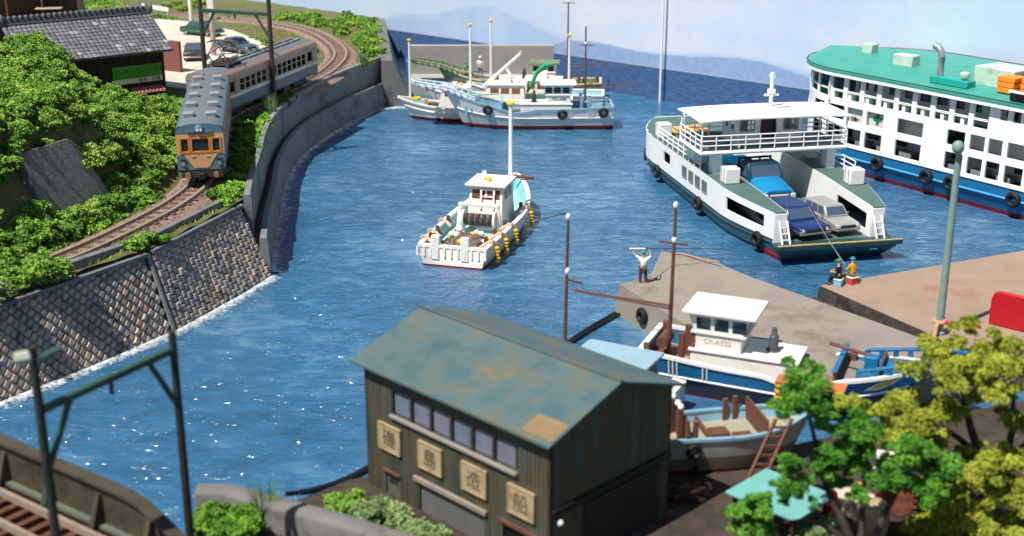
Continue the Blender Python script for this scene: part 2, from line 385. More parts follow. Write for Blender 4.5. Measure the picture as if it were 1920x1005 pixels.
# ---- road, pale concrete
ROADM = M('pale_road', (196,190,176), .85, .07, .5, .3, 12., .01, stain=(176,168,150), st_scale=.4)
mb = MB(); rd = [(-24.5,104.2),(-22.6,112),(-22.2,118),(-23.4,125),(-26,132),(-30,139),(-36,146),(-62,160),(-66,128),(-50,112),(-36,109)]
mb.prism(rd, 4.0, 4.5); tag(mb.build('road', ROADM, bevel=.05), 'pale concrete road behind the tiled roof house', kind='structure')
mb = MB(); mb.add([(p[0],p[1],4.506) for p in [(-31.0,112.6),(-30.88,112.6),(-37.9,145.2),(-38.02,145.2)]], [(0,1,2,3)]); o = mb.build('road_marking', M('worn_yellow_line',(206,190,130),.8), smooth=False); tag(o, 'thin worn yellow line painted on the pale road', kind='structure')
# ---- double sea wall
def wall_strip(line, prof):
    """loft a closed profile of (offset inland, z) along a plan line; offset measured to the left (inland)"""
    rings = []
    for i,p in enumerate(line):
        a = Vector(line[max(0,i-1)]); b = Vector(line[min(len(line)-1,i+1)]); d = (b-a).normalized(); nrm = Vector((-d.y, d.x))
        rings.append([(p[0]+nrm.x*o_, p[1]+nrm.y*o_, z) for o_,z in prof])
    return rings
wline = [(p.x,p.y) for p in spline([(a,b,0) for a,b in WL[1:]], 6)]
sw = thing('sea_wall', 'curving grey concrete double sea wall below the railway', 'sea wall', (0,0,0))
mb = MB(); mb.loft(wall_strip(wline, [(-.12,-.6),(.0,2.15),(.06,2.3),(.4,2.32),(.46,2.2),(.5,1.5),(1.6,1.5),(1.6,-.6)])); mb.build('lower_wall', CONC_D, sw)
ul = [(p[0],p[1]) for p in wline[2:]]
mb = MB(); mb.loft(wall_strip(ul, [(.86,1.4),(.84,4.35),(.9,4.5),(1.22,4.52),(1.3,4.4),(1.3,1.4)])); mb.build('parapet', CONC_D, sw)
rv = thing('revetment', 'sloping grey concrete dyke at the far end of the sea wall', 'sea wall', (0,0,0))
A0 = [(-11.2,119.5),(-14.6,147.5)]
mb = MB(); rings = []
for t in [0,.18,.2,.35,.37,.6,.62,1]:
    c = lerp(A0[0],A0[1],t); w = 2.1-1.2*t; zt = 4.7-.25*(1-t)+ (.06 if t in (.2,.37,.62) else 0)
    rings.append([(c[0]+w,c[1]-.4,-.6),(c[0]+w*.9,c[1]-.4,.4),(c[0]+.05,c[1],zt),(c[0]-1.0,c[1],zt),(c[0]-1.1,c[1],-.6)])
mb.loft(rings); mb.build('slope', CONC, rv, ang=20)
# ---- stone block retaining wall, two sloping panels
STONE = []
for i,c in enumerate([(172,160,148),(182,168,154),(158,150,144),(186,168,146),(164,154,150)]):
    STONE.append(M('wall_stone_%d'%i, c, .9, .22, 2.2, .7, 11., .03, spec=.1, world_co=True, stain=(120,110,102), st_scale=1.4))
def block_mesh(name, w, h, d, k, mat):
    m_ = MB(); x, y = w/2, h/2; xi, yi = x*k, y*k
    m_.add([(-x,-y,-.12),(x,-y,-.12),(x,y,-.12),(-x,y,-.12),(-x,-y,0),(x,-y,0),(x,y,0),(-x,y,0),(-xi,-yi,d),(xi,-yi,d*.8),(xi,yi,d),(-xi,yi,d*1.15)],
           [(0,1,5,4),(1,2,6,5),(2,3,7,6),(3,0,4,7),(4,5,9,8),(5,6,10,9),(6,7,11,10),(7,4,8,11),(8,9,10,11)])
    me = m_.mesh(name); me.materials.append(mat); return me
def stone_panel(root, T0, T1, B0, B1, diamond):
    """top edge T0-T1, toe B0-B1 (3D); blocks laid over the plane"""
    T0,T1,B0,B1 = map(Vector, (T0,T1,B0,B1))
    ex = ((T1-T0).normalized() + (B1-B0).normalized()).normalized(); up = ((T0-B0)+(T1-B1)).normalized(); nz = ex.cross(up).normalized(); up = nz.cross(ex).normalized()
    O = B0
    b = MB(); q = [B0-nz*.06, B1-nz*.06, T1-nz*.06, T0-nz*.06]; b.loft([q, [p-nz*1.5 for p in q]]); b.build('backing', CONC_D, root)
    Lm = ((T1-T0).length+(B1-B0).length)/2; Hm = ((T0-B0).length+(T1-B1).length)/2
    def bil(u, v): a_ = u/Lm; b_ = v/Hm; return (B0.lerp(B1,a_)).lerp(T0.lerp(T1,a_), b_)
    w,h = (.43,.36) if diamond else (.4,.44)
    metas = [block_mesh('block', w*.95, h*.95, .11, .66, m_) for m_ in STONE]
    cells = []; rot = R(38) if diamond else 0
    cu,cv = Lm/2, Hm/2; ni, nj = int(14/w)+2, int(14/h)+2
    for i in range(-ni,ni+1):
        for j in range(-nj,nj+1):
            a = i*w; b_ = (j+(.5 if i%2 else 0))*h
            u = cu + a*math.cos(rot)-b_*math.sin(rot); v = cv + a*math.sin(rot)+b_*math.cos(rot)
            if .1 < u < Lm-.1 and .05 < v < Hm-.1: cells.append((u,v))
    # the blocks that show largest (nearest the camera) are pieces; the rest one joined part
    cells.sort(key=lambda c: (bil(*c)-Vector((0,0,24))).length if bil(*c).y > 54.5 else 999)
    rest = MB()
    for k,(u,v) in enumerate(cells):
        P = bil(u,v); e_ = (bil(u+.1,v)-P).normalized(); n2 = e_.cross(bil(u,v+.1)-P).normalized(); u2 = n2.cross(e_); P = P + n2*random.uniform(-.03,.02)
        Rm = Matrix((e_,u2,n2)).transposed() @ Matrix.Rotation(rot+random.uniform(-.07,.07),3,'Z') @ Matrix.Rotation(random.uniform(-.08,.08),3,'X')
        M4 = Matrix.Translation(P) @ Rm.to_4x4() @ Matrix.Diagonal((random.uniform(.93,1.04),random.uniform(.93,1.04),random.uniform(.8,1.25),1))
        me = random.choice(metas)
        if k < 298: inst('block', me, root, M4)
        else:
            rest.add([tuple(M4 @ vv.co) for vv in me.vertices], [tuple(p.vertices) for p in me.polygons])
    if rest.v: tag(rest.build('blocks', STONE[0], root, smooth=False), kind='stuff')
COPE = M('coping_concrete', (112,114,116), .85, .14, .6, .5, 14., .02, stain=(84,86,88), st_scale=.7)
s1 = thing('stone_wall', 'far panel of the sloping stone block wall, nearest the sea wall', 'stone wall')
stone_panel(s1, (-18.55,62.25,4),(-15.69,71.17,4),(-17.16,61.3,-.25),(-13.75,70.1,-.25), False)
s2 = thing('stone_wall', 'longer near panel of the sloping stone block wall, diamond laid', 'stone wall')
stone_panel(s2, (-26.5,49.8,4),(-18.72,61.98,4),(-25.3,48.6,-.25),(-17.36,60.98,-.25), True)
mb = MB(); mb.bar((-18.62,62.1,4.02),(-17.2,61.1,-.2),.2,.16); mb.build('joint_rib', CONC_D, s1, bevel=.03)
def coping(root, line, prof, nm, mat): mb = MB(); mb.loft(wall_strip(line, prof)); return mb.build(nm, mat, root, bevel=.03)
coping(s1, [(-18.5,62.35),(-15.6,71.2)], [(-.16,3.86),(-.16,4.08),(.3,4.1),(.3,3.86)], 'coping', COPE)
coping(s1, [(-18.6,62.9),(-16.2,70.3)], [(.3,3.9),(.3,4.5),(.62,4.52),(.62,3.9)], 'kerb', COPE)
coping(s2, [(-30,44.4),(-23.2,54.6),(-18.6,62.0)], [(-.16,3.86),(-.16,4.06),(.45,4.08),(.45,3.86)], 'coping', COPE)
coping(s2, [(-30.4,44.7),(-23.65,54.85),(-20.2,60.5),(-19.5,61.65)], [(.1,3.9),(.1,4.6),(.5,4.62),(.5,3.9)], 'kerb', COPE)
# ---- foam where the sea meets walls
def foam_mat():
    m, n, l, b = nt('sea_foam'); b.inputs['Base Color'].default_value = (.8,.85,.88,1); b.inputs['Roughness'].default_value = .7
    tc = n.new('ShaderNodeTexCoord'); at = n.new('ShaderNodeAttribute'); at.attribute_name = 'edge'
    x = n.new('ShaderNodeTexNoise'); x.inputs['Scale'].default_value = 3.2; x.inputs['Detail'].default_value = 9; x.inputs['Roughness'].default_value = .75; x.inputs['Distortion'].default_value = .6; l.new(tc.outputs['Object'], x.inputs['Vector'])
    a = n.new('ShaderNodeMath'); a.operation = 'ADD'; l.new(x.outputs['Fac'], a.inputs[0]); l.new(at.outputs['Fac'], a.inputs[1])
    r = n.new('ShaderNodeMapRange'); r.inputs['From Min'].default_value = .9; r.inputs['From Max'].default_value = 1.2; l.new(a.outputs[0], r.inputs['Value'])
    l.new(r.outputs['Result'], b.inputs['Alpha'])
    bp = n.new('ShaderNodeBump'); bp.inputs['Strength'].default_value = .8; bp.inputs['Distance'].default_value = .1; l.new(x.outputs['Fac'], bp.inputs['Height']); l.new(bp.outputs['Normal'], b.inputs['Normal'])
    return m
FOAM = foam_mat()
def foam(label, line, w, z=.03, dens=(.6,.55,.45,.28,.05)):
    pts = spline([(a,b,0) for a,b in line], 10); mb = MB(); edge = []; rings = []
    for i,p in enumerate(pts):
        a = pts[max(0,i-1)]; b = pts[min(len(pts)-1,i+1)]; d = (b-a).normalized(); nr = Vector((d.y,-d.x,0)); ww = w*random.uniform(.75,1.2)
        ring = []
        for k,f in enumerate((-.25,0,.25,.6,1)):
            q = p + nr*ww*f; ring.append((q.x,q.y,z+(.12 if f <= 0 else .05*(1-f)+random.uniform(0,.03)))); edge.append(dens[k])
        rings.append(ring)
    mb.loft(rings, closed=False); o = mb.build('foam', FOAM, ang=80, fix=False)
    at = o.data.attributes.new('edge', 'FLOAT', 'POINT'); at.data.foreach_set('value', edge)
    return tag(o, label, kind='stuff')
foam('white sea foam along the foot of the stone block wall', [(-25.4,48.2),(-17.3,60.7),(-13.6,69.9)], 1.0)
foam('broken white foam along the foot of the curving sea wall', [(-13.75,70.6),(-14.8,76),(-15.55,83),(-16.3,88.8),(-16.7,95.6),(-16.25,103),(-14.45,111.6),(-12.5,118),(-9,119)], 1.6)
foam('speckled white froth drifting off the curving sea wall', [(-12.6,70.2),(-13.5,76),(-14.2,83),(-14.9,88.8),(-15.3,95.6),(-14.9,103),(-13.2,110.6),(-10.9,116)], 3.0, .02, (.0,.2,.33,.3,.1))
# ---- piers
def slab_poly(name, label, cat, top, mat, depth=2.2, batter=.12, sidemat=None):
    t = thing(name, label, cat); n_ = len(top)
    cx = sum(p[0] for p in top)/n_; cy = sum(p[1] for p in top)/n_
    m1 = MB(); m1.add(top, [tuple(range(n_))]); m2 = MB()
    bot = [(p[0]+(p[0]-cx)/max(.1,math.hypot(p[0]-cx,p[1]-cy))*batter*2, p[1]+(p[1]-cy)/max(.1,math.hypot(p[0]-cx,p[1]-cy))*batter*2, -.6) for p in top]
    m2.loft([bot,[(p[0],p[1],p[2]-.02) for p in top]]); m2.build('side', sidemat or mat, t)
    return t, m1
PIERM = M('pier_concrete', (136,128,118), .88, .1, .45, .6, 26., .015, stain=(112,100,90), st_scale=.4)
PIER2M = M('pier_concrete_warm', (150,128,112), .88, .1, .5, .6, 26., .015, stain=(150,92,74), st_scale=.32, st_lo=.56, st_hi=.74)
ROCK = M('tarred_rock', (70,62,58), .9, .4, 1.6, 1., 6., .1, stain=(30,28,28))
pt = thing('pier', 'grey concrete pier with a sloped ridge where the angler stands', 'pier')
V = [(5.67,64.22,1.6),(7.47,65.55,1.6),(8.15,66.4,2.75),(10.75,65.2,2.6),(12.6,63.6,2.2),(18.9,56.6,1.75),(21.5,52.6,1.75),(14.4,51.5,1.6),(8.4,58.3,1.6),(9.2,62.4,1.85)]
mb = MB(); mb.add(V, [(0,9,1),(1,9,2),(2,9,3),(3,9,4),(4,9,5),(0,8,9),(9,8,7),(9,7,5),(5,7,6)])
weld(mb.build('deck', PIERM, pt, ang=25))
mb = MB(); ol = [V[i] for i in range(9)]; bt = [(5.45,64.2,-.6),(7.3,66.1,-.6),(8.0,67.2,-.6),(11.0,65.9,-.6),(12.9,63.9,-.6),(19.2,57,-.6),(21.8,52.8,-.6),(14.3,51.2,-.6),(8.2,58.0,-.6)]
mb.loft([bt,[(p[0],p[1],p[2]-.01) for p in ol]], cap1=False); mb.build('side', PIERM, pt, ang=25)
p2, m1 = slab_poly('pier', 'broad warm grey concrete quay with rust red stain under the lamp post', 'pier', [(16.3,64.0,1.6),(20.0,57.0,1.6),(20.6,55.4,1.6),(28,52.5,1.6),(60,50,1.6),(60,83,1.6),(29.4,70.1,1.6)], PIER2M, sidemat=ROCK)
m1.build('deck', PIER2M, p2)
mb = MB(); rings = []
for t in np.linspace(0,1,14):
    c = lerp((16.1,64.1),(20.1,56.4),t); j = lambda s=.12: random.uniform(-s,s)
    rings.append([(c[0]-.75+j(),c[1]-.3+j(),-.5),(c[0]-.6+j(),c[1]-.25+j(),.25+j()),(c[0]-.32+j(),c[1]-.15,.75+j()),(c[0]-.02,c[1],.9+j()),(c[0]+.2,c[1]+.1,-.5)])
mb.loft(rings); mb.build('riprap', ROCK, p2, ang=20)
for nm_,x,y,z,rz in (('tyre hanging on the near face of the angler pier',6.75,61.6,.85,R(-65)),('half hidden tyre on the pier behind the blue boat stern',8.3,58.5,.7,R(-65))):
    o = MB().torus((0,0,0),.3,.14).build('tyre_fender', BLACK); o.location = (x-.1,y-.15,z); o.rotation_euler = (0,0,rz); tag(o, 'black rubber '+nm_, 'tyre')
# ---- far breakwater
fb = thing('breakwater', 'far grey breakwater with tall parapet behind the moored boats', 'breakwater', (-3.2,128,0))
MB().box(-7.2,7.4,.6,1.5,1.3,4.45).build('parapet', M('breakwater_concrete',(146,143,139),.85,.1,.6,.4,12.), fb, bevel=.05)
MB().box(-7.0,7.6,-2.2,1.6,-.6,1.6).build('deck', M('breakwater_deck',(160,158,154),.85,.1,.6,.4,12.), fb, bevel=.05)
# ---- shore apron in front (boatyard, foreground)
YARD = M('boatyard_ground', (66,56,48), .95, .3, .8, .8, 10., .05, stain=(42,36,32), st_scale=.9)
mb = MB(); mb.prism([(-12.6,30),(-11.5,39.5),(-8.2,41.7),(-6.2,43.6),(-3.2,44.6),(1.5,46.6),(5.0,46.6),(10.5,46.2),(13.5,47.5),(17.5,49.0),(24,51.5),(34,48),(34,30)], -.8, 1.0)
tag(mb.build('ground', YARD, bevel=.15), 'dark trodden boatyard ground around the shed', kind='structure')
mb = MB(); mb.prism([(-8.4,42.0),(-5.8,44.1),(-3.0,45.0),(1.0,47.1),(4.8,48.2),(4.8,46.4),(-2,43),(-7,40)], -.6, .25); tag(mb.build('beach', M('pale_blue_ramp',(150,186,196),.7,.15,1.2,.4), bevel=.05), 'pale blue slipway edge beside the shed', kind='structure')
# ================================================================ boats
def f_of(t, full=.84):
    if t < .45: return full + (1-full)*(t/.45)**.7
    return max(0.02, (1-((t-.45)/.55)**2.3))**.75
def make_hull(root, L, B, sheer, bulw, levels, mats, deckm, insm, railm, rake=1.2, full=.84, bot=.7, N=22, rail_w=.16, zb=-.4, flare=.75, railh=.09):
    """levels: list of z (number or fraction function of t) from bottom to below sheer; mats: (part name, material) per strip"""
    ts = [i/N for i in range(N+1)]
    def prof(t):
        x = -L/2 + t*L; bs = B/2*f_of(t, full); k = max(0,(t-.55)/.45); bb = bs*bot*(1-k**1.6*.9); zs = sheer(t)
        def pt(z, s):
            h = (z-zb)/(zs-zb); w = bb + (bs-bb)*max(0,h)**flare; return (x - rake*k*k*(1-h), s*w, z)
        return pt, zs
    lv = [(lambda t, q=q: q) if not callable(q) else q for q in levels]
    for (nm, mt), a, b in zip(mats, lv, lv[1:]+[sheer]):
        for s in (1,):
            mb = MB()
            for s in (-1, 1):
                rows = []
                for t in ts:
                    pt, zs = prof(t); za, zz = a(t), b(t); rows.append([pt(za + (zz-za)*q/3, s) for q in range(4)])
                mb.loft(rows, closed=False)
            pt, zs = prof(0); za, zz = a(0), b(0); mb.loft([[pt(za,-1),pt(za,1)],[pt(zz,-1),pt(zz,1)]], closed=False)
            weld(mb.build(nm, mt, root, ang=50))
    inn = MB(); dk = MB(); dr = []
    for s in (-1,1):
        rows = []
        for t in ts:
            pt, zs = prof(t); zd = zs - bulw(t); p = pt(zs, s); q = pt(zd, s); wi = max(.0, abs(p[1])-rail_w*.7); wq = max(0, abs(q[1])-rail_w*.9)
            rows.append([(p[0], s*wi, zs), (q[0], s*min(wq,wi), zd)])
            if s == 1: dr.append([(q[0], -min(wq,wi), zd), (q[0], min(wq,wi), zd)])
        inn.loft(rows, closed=False)
    pt, zs = prof(0); zd = zs-bulw(0); w0 = abs(pt(zs,1)[1]); inn.add([(-L/2+.12,-w0,zs),(-L/2+.12,w0,zs),(-L/2+.12,w0,zd),(-L/2+.12,-w0,zd)],[(0,1,2,3)])
    inn.build('bulwark', insm, root); dk.loft(dr, closed=False); dk.build('deck', deckm, root)
    rl = MB()
    for s in (-1,1):
        rows = []
        for t in ts:
            pt, zs = prof(t); p = pt(zs, s); w = abs(p[1]); wi = max(.005, w-rail_w); rows.append([(p[0],s*(w+.04),zs-railh*.4),(p[0],s*(w+.04),zs+railh),(p[0],s*wi,zs+railh),(p[0],s*wi,zs-railh*.4)])
        rl.loft(rows)
    rl.box(-L/2-.04,-L/2+.2,-w0,w0,sheer(0)-railh*.4,sheer(0)+railh*.97); rl.build('gunwale', railm, root)
    return prof
def fender(root, prof, t, s, dz=.35, r=.3):
    pt, zs = prof(t); p = pt(zs-dz, s)
    MB().torus((p[0],p[1]+s*.12,p[2]), r, r*.42).build('tyre_fender', BLACK, root)
def windows_on(root, rects, mat, frame=None, name='window'):
    """rects: list of (origin, u vec, v vec) thin panes set 1 cm proud"""
    for o_,u,v in rects:
        o_,u,v = Vector(o_),Vector(u),Vector(v); n_ = u.cross(v).normalized()*.012
        m_ = MB(); q = [o_+n_,o_+u+n_,o_+u+v+n_,o_+v+n_]; m_.loft([[p-n_*3 for p in q], q]); w = m_.build(name, mat, root)
        if frame:
            f = MB(); q2 = [o_,o_+u,o_+u+v,o_+v]
            for a,b in zip(q2,q2[1:]+q2[:1]): f.bar(a+n_,b+n_,.035,.05)
            f.build('window_frame', frame, w)
def pole_boat(label, loc, rz, C, L=14.0, text=None, tyres=(.3,.55,.8), side=1, plat=2.6, rise=1.5, floats=False, stripes=True, scale=1., mast_h=6.6):
    """pole and line fishing boat: long bow platform, wheelhouse aft of midships, brown mast aft"""
    b = thing('fishing_boat', label, 'boat', loc, rz, 'pole fishing boats')
    b.scale = (scale,)*3
    def sheer(t): return 1.45 + .18*max(0,(.3-t)/.3) + rise*max(0,(t-.5)/.5)**2 - .35*max(0, 1-abs(t-.58)/.13)
    def bulw(t): return .62 + .35*max(0,(t-.7)/.3)
    prof = make_hull(b, L, 3.7, sheer, bulw, [-.4, .12, lambda t: .75+ .7*max(0,(t-.5)/.5)**2], [('hull_bottom',C['bottom']),('lower_hull',C['lower']),('upper_hull',C['side'])], C['deck'], C['inside'], C['rail'], rake=1.9, full=.86)
    # rubbing strake and painted stripes
    for s in (-1,1):
        m_ = MB(); m_.tube([prof(t)[0](.78+.7*max(0,(t-.5)/.5)**2, s) for t in np.linspace(.0,.97,24)], .055, 6); m_.build('rubbing_strake', C['strake'], b)
        if stripes:
            for t in (.12,.135,.15,.245,.26):
                pt,zs = prof(t); p = pt(zs-.1,s); q = pt(.84,s); MB().bar((p[0],p[1]+s*.02,p[2]),(q[0],q[1]+s*.02,q[2]),.06,.05).build('painted_stripe', C['strake'], b)
    for t in tyres: fender(b, prof, t, side)
    # bow platform: two slotted rails converging far beyond the stem
    zt = sheer(1)
    za_ = sheer(1-2.6/L); m_ = MB(); tip = L/2+plat
    pl = [(L/2-2.6,-1.12,za_),(L/2-.3,-.75,zt-.02),(tip-.3,-.42,zt+.28*plat/2.6+.06),(tip,0,zt+.33*plat/2.6+.08),(tip-.3,.42,zt+.28*plat/2.6+.06),(L/2-.3,.75,zt-.02),(L/2-2.6,1.12,za_)]
    m_.loft([[(p[0],p[1],p[2]-.1) for p in pl], pl]); m_.build('bow_platform', C.get('plat',C['inside']), b, bevel=.02)
    m_ = MB()
    for s in (-1,1):
        row = [(L/2-2.6,s*1.16),(L/2-.3,s*.8),(tip-.3,s*.46),(tip+.02,s*.04)]; zz = [za_+.08,zt+.03,zt+.3*plat/2.6+.1,zt+.36*plat/2.6+.12]
        m_.tube([(x,y,z+.26) for (x,y),z in zip(row,zz)], .08, 6)
        for i in range(13):
            t = i/12*2.85; k = min(2,int(t)); f = t-k; x = row[k][0]+(row[k+1][0]-row[k][0])*f; y = row[k][1]+(row[k+1][1]-row[k][1])*f; z = zz[k]+(zz[k+1]-zz[k])*f
            m_.bar((x,y,z-.05),(x,y,z+.26),.1,.2)
    m_.build('bow_rail', C.get('plat',C['inside']), b)
    # wheelhouse on engine casing
    H = C['house']; x0 = -3.6
    m_ = MB(); m_.prism([(x0,-.95),(x0+4.2,-.95),(x0+4.2,.95),(x0,.95)], .8, 1.75); m_.build('engine_casing', H, b, bevel=.05)
    MB().box(x0-.08,x0+4.3,-1.02,1.02,1.752,1.84).build('casing_top', C.get('top',H), b, bevel=.02)
    m_ = MB(); m_.loft([[(x0+.1,-.85,1.84),(x0+2.0,-.85,1.84),(x0+2.0,.85,1.84),(x0+.1,.85,1.84)],[(x0+.1,-.85,2.55),(x0+2.05,-.85,2.55),(x0+2.05,.85,2.55),(x0+.1,.85,2.55)],[(x0-.15,-.95,3.35),(x0+2.35,-.95,3.35),(x0+2.35,.95,3.35),(x0-.15,.95,3.35)]]); wh = m_.build('wheelhouse', H, b, bevel=.03)
    MB().box(x0-.35,x0+2.6,-1.15,1.15,3.352,3.5).build('roof', C.get('roof',H), wh, bevel=.03)
    MB().box(x0-.02,x0+2.2,-.93,.93,2.5,2.58).build('ledge', H, wh, bevel=.01)
    fx = lambda z: x0+2.05+.3*(z-2.55)/.8; sy = lambda z: .85+.1*(z-2.55)/.8
    rc = []
    for i in (-1,0,1): rc.append(((fx(2.7),i*.57-.24,2.7),(0,.48,0),(fx(3.2)-fx(2.7),0,.5)))
    for i in (-1,0,1): rc.append(((x0+.1-.25*(2.7-2.55)/.8,i*.57+.24,2.7),(0,-.48,0),(-.15,0,.5)))
    for s in (-1,1):
        for k in range(3):
            xx = x0+.2+k*.72
            rc.append(((xx if s<0 else xx+.56, s*sy(2.7), 2.7),(.56 if s<0 else -.56,0,0),(0,s*(sy(3.2)-sy(2.7)),.5)))
    windows_on(wh, rc, C.get('glass',GLASS))
    if text:
        for s in (-1,1):
            text_mesh('registration', text, .3, C['ink'], wh, Matrix.Translation((x0+1.05, s*.862, 2.2)) @ Matrix.Rotation(R(90),4,'X') @ (Matrix.Identity(4) if s < 0 else Matrix.Rotation(R(180),4,'Y')), .004)
    MB().lathe([(.3,0),(.3,.05),(.2,.06),(.19,.62),(.12,.7),(.1,.95),(.0,.95)], (x0+3.1,.1,1.84)).build('exhaust', C.get('stack',STEELDK), b)
    # wood fittings: bulkheads, posts, hatches
    W = C['wood']
    MB().box(2.1,2.2,-1.5,1.5,.8,1.95).build('bulkhead', W, b, bevel=.02); MB().box(2.05,2.25,-1.58,1.58,1.952,2.03).build('bulkhead_cap', C['inside'], b, bevel=.02)
    MB().box(L*.33,L*.33+.08,-1.0,1.0,1.2,2.2).build('bulkhead', W, b, bevel=.02)
    for (x,y,h) in ((-4.4,.75,1.5),(-4.4,-.75,1.5),(-5.1,.5,1.3),(-5.1,-.5,1.3),(-6.6,1.35,1.0),(-6.6,-1.35,1.0),(3.1,1.3,.8),(5.1,.7,1.0),(5.1,-.7,1.0)):
        x *= L/14
        MB().box(x-.12,x+.12,y-.1,y+.1,.75,.95+h).build('post', W, b, bevel=.02)
    for (x,y) in ((-5.4,0),(3.3,.1),(1.0,-1.3)): MB().cbox((x,y,.98),(1.3,1.0,.2)).build('hatch', W if x < 0 else C['deck'], b, bevel=.03)
    MB().tube([(-4.9,-.5,1.7),(-4.9,.5,1.7)], .26, 10).build('winch', W, b)
    # mast with booms and lamps
    mx = -4.75; ms = MB(); ms.tube([(mx,0,.8),(mx+.02,0,2.5),(mx+.06,0,mast_h)], [.1,.09,.06], 8); mo = ms.build('mast', C['mast'], b)
    for s,dz in ((-.12,0),(.12,-.22)): MB().tube([(mx,s,3.2+dz),(mx-4.2,s*2,3.35+dz)], [.05,.035], 6).build('boom', C['mast'], mo)
    MB().bar((mx-.6,0,mast_h-1.5),(mx+.6,0,mast_h-1.5),.07).build('crosstree', C['mast'], mo)
    for z in (mast_h-1.35, mast_h+.08): MB().ball((mx+.05,0,z),.11,8,6,(1,1,1.4)).build('mast_lamp', WHITE, mo)
    # line hauler forward
    MB().cbox((L*.3,-.3,2.15),(.5,.5,.5)).build('hauler', C['inside'], b, bevel=.05); MB().tube([(L*.3,-.3,2.35),(L*.3-1.7,.1,2.5)], .07, 6).build('hauler_arm', W, b)
    if floats:
        MB().cbox((1.4,-1.95,1.55),(2.6,.75,.12)).build('side_platform', C['orange'], b, bevel=.02)
        for k in range(5):
            MB().ball((.25,-2.15,1.38-.26*k),.2,8,6,(1,1,.8)).build('rope_float', C['floatc'], b)
    return b, prof
LB = M('light_blue_paint',(128,164,184),.5,.1,stain=(104,138,156)); INK = M('black_ink',(40,40,42),.7,.1)
CA = dict(bottom=RED, lower=M('grey_band_paint',(196,200,196),.5,.12), side=WHITE, deck=M('blue_grey_deck',(120,140,150),.7,.12), inside=LB, rail=LB, strake=WHITE, house=WHITE, wood=LB, mast=BROWN, ink=INK, plat=M('pale_blue_white',(190,206,212),.5,.08))
GRN = M('moss_green_paint',(104,122,92),.55,.14,stain=(92,82,64)); GRNI = M('pale_moss_paint',(142,152,120),.55,.14,stain=(110,96,76))
CG = dict(bottom=RED, lower=GRN, side=GRNI, deck=M('olive_deck',(118,112,90),.7,.15), inside=GRN, rail=M('cream_rail',(196,186,158),.6), strake=M('cream_rail2',(196,186,158),.6), house=WHITE2, wood=BROWN, mast=BROWN, ink=INK, roof=GRN)
BLU = M('harbour_blue_paint',(28,108,156),.42,.12,stain=(24,86,130)); NAVY = M('navy_hull_paint',(24,38,56),.45,.15)
CB = dict(bottom=RED, lower=NAVY, side=BLU, deck=M('pink_brown_deck',(160,128,112),.7,.15), inside=BLU, rail=WHITE, strake=WHITE, house=WHITE, wood=BROWN, mast=BROWN, ink=M('ochre_ink',(200,188,150),.7), stack=M('slate_stack',(78,80,88),.5), orange=M('orange_wood',(186,108,62),.6,.15), floatc=M('ochre_float',(190,138,44),.6,.2))
bA,_ = pole_boat('white fishing boat with light blue rails, red waterline and three tyres', (1.4,111.2,.25), math.pi, CA, text='NS2-6680', tyres=(.06,.3,.74), side=1, stripes=True, mast_h=8.0, scale=1.06)
bG,_ = pole_boat('old moss green fishing boat moored against the far breakwater', (.7,124.4,.1), math.pi-R(4), CG, tyres=(.72,), side=1, mast_h=10.6, stripes=False, L=16.)
bB,_ = pole_boat('large blue fishing boat with white striped side moored at the angler pier', (12.3,53.4,0), R(-23), CB, text='CR-A522', tyres=(.69,), side=-1, floats=True, mast_h=7.3, L=11.2, plat=1.3, rise=.8, scale=1.14)
# emblem on the blue bow
def hull_pt(pf, t, z, s, off): 
    p = pf(t)[0](z, s); return (p[0], p[1]+s*off, p[2])
for nm_,mt,off,pts in (('emblem_border',WHITE,.03,[(.80,1.28),(.835,1.62),(.90,1.98),(.915,1.92),(.895,1.6),(.85,1.3)]),('emblem',YELLOW,.05,[(.82,1.36),(.845,1.6),(.893,1.86),(.9,1.8),(.884,1.6),(.85,1.4)])):
    m_ = MB(); q = [hull_pt(_,t,z,-1,off) for t,z in pts]; m_.loft([[(p[0],p[1]+.04,p[2]) for p in q], q]); m_.build(nm_, mt, bB)

